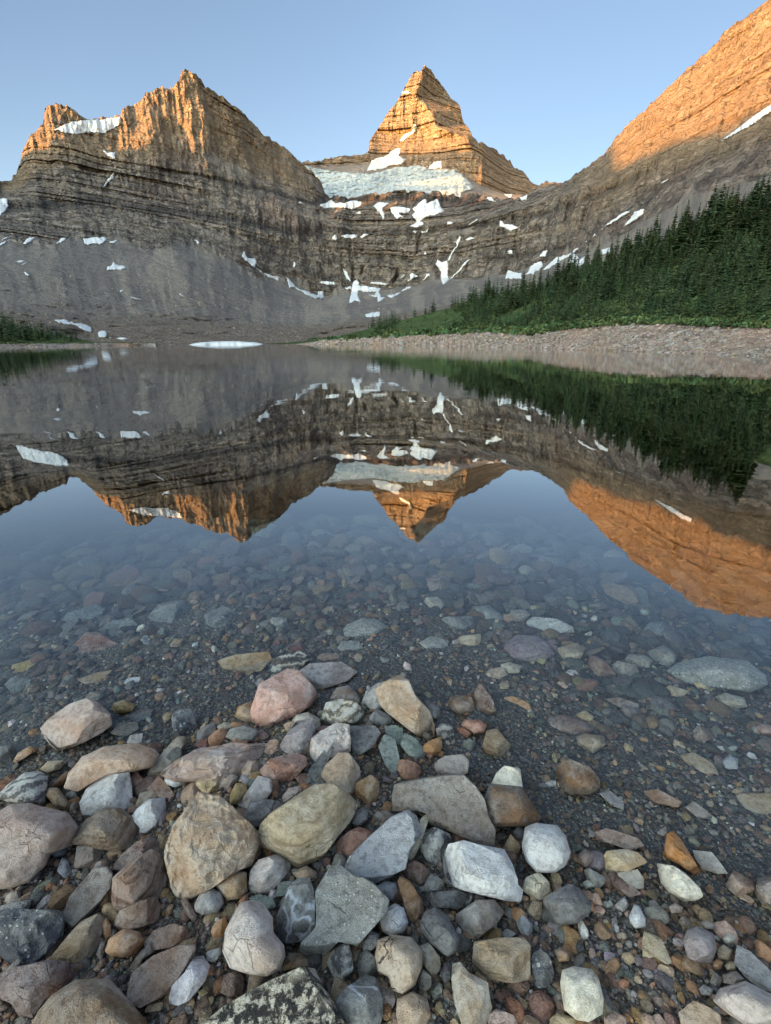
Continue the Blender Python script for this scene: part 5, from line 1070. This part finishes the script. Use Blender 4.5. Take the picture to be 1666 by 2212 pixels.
L0|b|rb|p|.15|750,770 785,740 820,760 790,795|reddish stone at the end of the orange ended boulder
L0|b|mr|p|.1|965,750 1000,720 1070,710 1090,740 1010,770|dark red brown stone behind the long low pinkish boulder
L0|b|mr|p|.15|1270,720 1300,670 1340,700 1330,740|small maroon pebble between grey cobble and purple upright rock
'''
OUTL = []
for li, line in enumerate(ROCKS.strip().split('\n')):
    cr, typ, col, mk, lift, pts, lab = line.split('|')
    OUTL.append(crop(CROPS[cr], [(a_ * .93 + .07 * np.mean([q[0] for q in S(pts)]), b_ * .93 + .07 * np.mean([q[1] for q in S(pts)])) for a_, b_ in S(pts)]))
    if lab.find('ubmerged') >= 0 or lab.find('under') >= 0: lift = float(lift) + .12
    V, F, o_, Cn, ext = build_rock(crop(CROPS[cr], S(pts)), typ, float(lift), 1000 + li, 'ubmerged' in lab or 'under water' in lab or 'under shallow' in lab or 'under clear' in lab or 'under deeper' in lab or 'under the shallows' in lab)
    me = mesh_np('rock', V, F)
    try: me.set_sharp_from_angle(angle=math.radians(26))
    except Exception: pass
    sm = ext < .075
    ob = link('pebble' if sm else 'rock', me, RM[mk], label=lab, category='pebble' if sm else 'rock', group='stones of the lake shore'); ob.location = o_
    j = rng.normal(0, .05); pc = PAL[col]; ob.color = tuple(np.clip(np.array(pc) * (1 + j), 0, 1)) + (1,)

# loose gravel and cobbles between them: beyond counting
def pebble_field(name, X, Y, rpx, cols, label, seed, flat=(.35, .75), lvl=2, sink=.25, cat_ok=True, clip=0, gain=1.):
    r = np.random.default_rng(seed); G = ground_hit(X, Y)
    if cat_ok:
        ok = np.ones(len(X), bool)
        for pg in OUTL: ok &= ~inside(X, Y, pg)
        X, Y, rpx, G = X[ok], Y[ok], rpx[ok], G[ok]
    if clip:
        ok = G[:, 2] > clip if clip > -1 else G[:, 2] < -.012
        X, Y, rpx, G = X[ok], Y[ok], rpx[ok], G[ok]
    depth = (G - CAM) @ FW; R = rpx * depth / FPX
    if clip == -2: R = np.minimum(R, np.maximum(.011, (-.008 - G[:, 2]) / 1.0))
    var = []
    for i in range(14):
        V, F = ICO[lvl]; Z = V * (1 + .16 * fbm(V * 1.1 + i * 5, 2, 700 + i))[:, None]
        for _ in range(r.integers(6, 11)):
            nn = r.normal(size=3); nn /= np.linalg.norm(nn); s = Z @ nn; Z = Z - np.maximum(s - r.uniform(.55, .85), 0)[:, None] * nn
        var.append(Z * np.array([1, r.uniform(.55, .95), 1]))
    F = ICO[lvl][1]; nv = len(ICO[lvl][0]); k = len(X); idx = r.integers(0, 14, k); Z = np.array(var)[idx]
    Z = Z * np.stack([np.ones(k), np.ones(k), r.uniform(*flat, k)], -1)[:, None]
    for ax, amt in ((0, .28), (1, .28), (2, None)):
        a = r.normal(0, amt, k) if amt else r.uniform(0, 6.28, k); ca, sa = np.cos(a)[:, None], np.sin(a)[:, None]; i, j = [(1, 2), (0, 2), (0, 1)][ax]
        zi, zj = Z[..., i].copy(), Z[..., j].copy(); Z[..., i] = zi * ca - zj * sa; Z[..., j] = zi * sa + zj * ca
    V = Z * R[:, None, None] + G[:, None]; V[..., 2] += (R * sink)[:, None]
    pal = np.array([PALS[c] for c in cols]); cc = pal[r.integers(0, len(pal), k)] * gain * r.uniform(.6, 1.25, (k, 1)) * (1 + r.normal(0, .05, (k, 3)))
    Fa = (F[None] + (np.arange(k) * nv)[:, None, None]).reshape(-1, 3)
    me = mesh_np(name, V.reshape(-1, 3), Fa, np.repeat(np.clip(cc, .02, .6), nv, 0), smooth=lvl > 1)
    if lvl > 1: me.set_sharp_from_angle(angle=math.radians(24))
    return link(name, me, RM['s'], kind='stuff', label=label, category='gravel')
r = np.random.default_rng(31)
def lognorm(n, m, s, lo, hi): return np.clip(np.exp(r.normal(math.log(m), s, n)), lo, hi)
n = 19000; Y = 1290 + 1000 * r.random(n) ** .85; X = r.uniform(-330, 2000, n)
pebble_field('gravel', X, Y, lognorm(n, 4.6, .5, 2.2, 15), ['gb', 'tn', 'tb', 'gr', 'dk', 'rb', 'gb', 'ga', 'mb', 'wh', 'gn', 'pt', 'ob', 'dk'], 'loose small gravel and pebbles between the larger stones', 41, lvl=1)
n = 3400; Y = r.uniform(1480, 2260, n); X = r.uniform(-330, 2000, n)
pebble_field('cobbles', X, Y, lognorm(n, 12, .5, 6, 30), ['gb', 'tn', 'tb', 'gr', 'dk', 'rb', 'ga', 'mb', 'pt', 'ot', 'rb', 'ob'], 'scattered small cobbles half sunk in the gravel of the shore', 42, lvl=3, sink=.15, clip=.004)
n = 8600; Y = 1130 + 700 * r.random(n) ** 1.1; X = r.uniform(-380, 2050, n)
pebble_field('lakebed_stones', X, Y, lognorm(n, 13, .5, 5, 40) * np.interp(Y, [1130, 1250, 1500, 1690], [1.3, 1.5, 1.0, .5]), ['ds', 'dk', 'ga', 'gb', 'ds', 'mb', 'dk', 'dg', 'ga', 'rb', 'gb', 'tb', 'wd', 'pg'], 'flat grey stones paving the lake bed under clear water', 43, flat=(.25, .5), lvl=2, sink=.08, clip=-2, gain=.62)
# pale stones of the far bank
bxp = np.stack([r.uniform(690, 1730, 5200), np.zeros(5200)], 1); yl = np.interp(bxp[:, 0], [p[0] for p in H1], [p[1] for p in H1])
wl = np.interp(bxp[:, 0], [640, 850, 1000, 1250, 1450, 1666, 1800], [744, 746, 749, 757, 763, 775, 783]); yy = yl + (wl - yl) * r.random(5200) ** .9
Bp = hill.at(bxp[:, 0], yy)
_gh = ground_hit; ground_hit = lambda a, b_: Bp
pebble_field('bank_stones', bxp[:, 0], yy, lognorm(5200, 1.8, .5, .8, 7), ['pk', 'pg', 'tg', 'ga', 'gb', 'tg', 'pk', 'gr', 'tb'], 'pale pinkish broken stones along the far bank below the trees', 44, flat=(.5, .9), lvl=1, cat_ok=False, gain=.85)
ground_hit = _gh
mx_, my_ = r.uniform(-60, 900, 4200), 740 - 150 * r.random(4200) ** 1.6
Bm = to_xyz(*azel(mx_, my_), sample(*azel(mx_, my_), 'M')); okm = ~np.isnan(Bm[:, 0]); ground_hit = lambda a, b_: Bm
pebble_field('moraine_boulders', mx_, my_, lognorm(4200, .8, .5, .4, 2.6), ['gb', 'tb', 'tg', 'mb', 'pg', 'ga', 'rb', 'tn'], 'brown boulders strewn over the moraine and scree beyond the lake', 45, flat=(.5, .9), lvl=1, cat_ok=False)
ground_hit = _gh
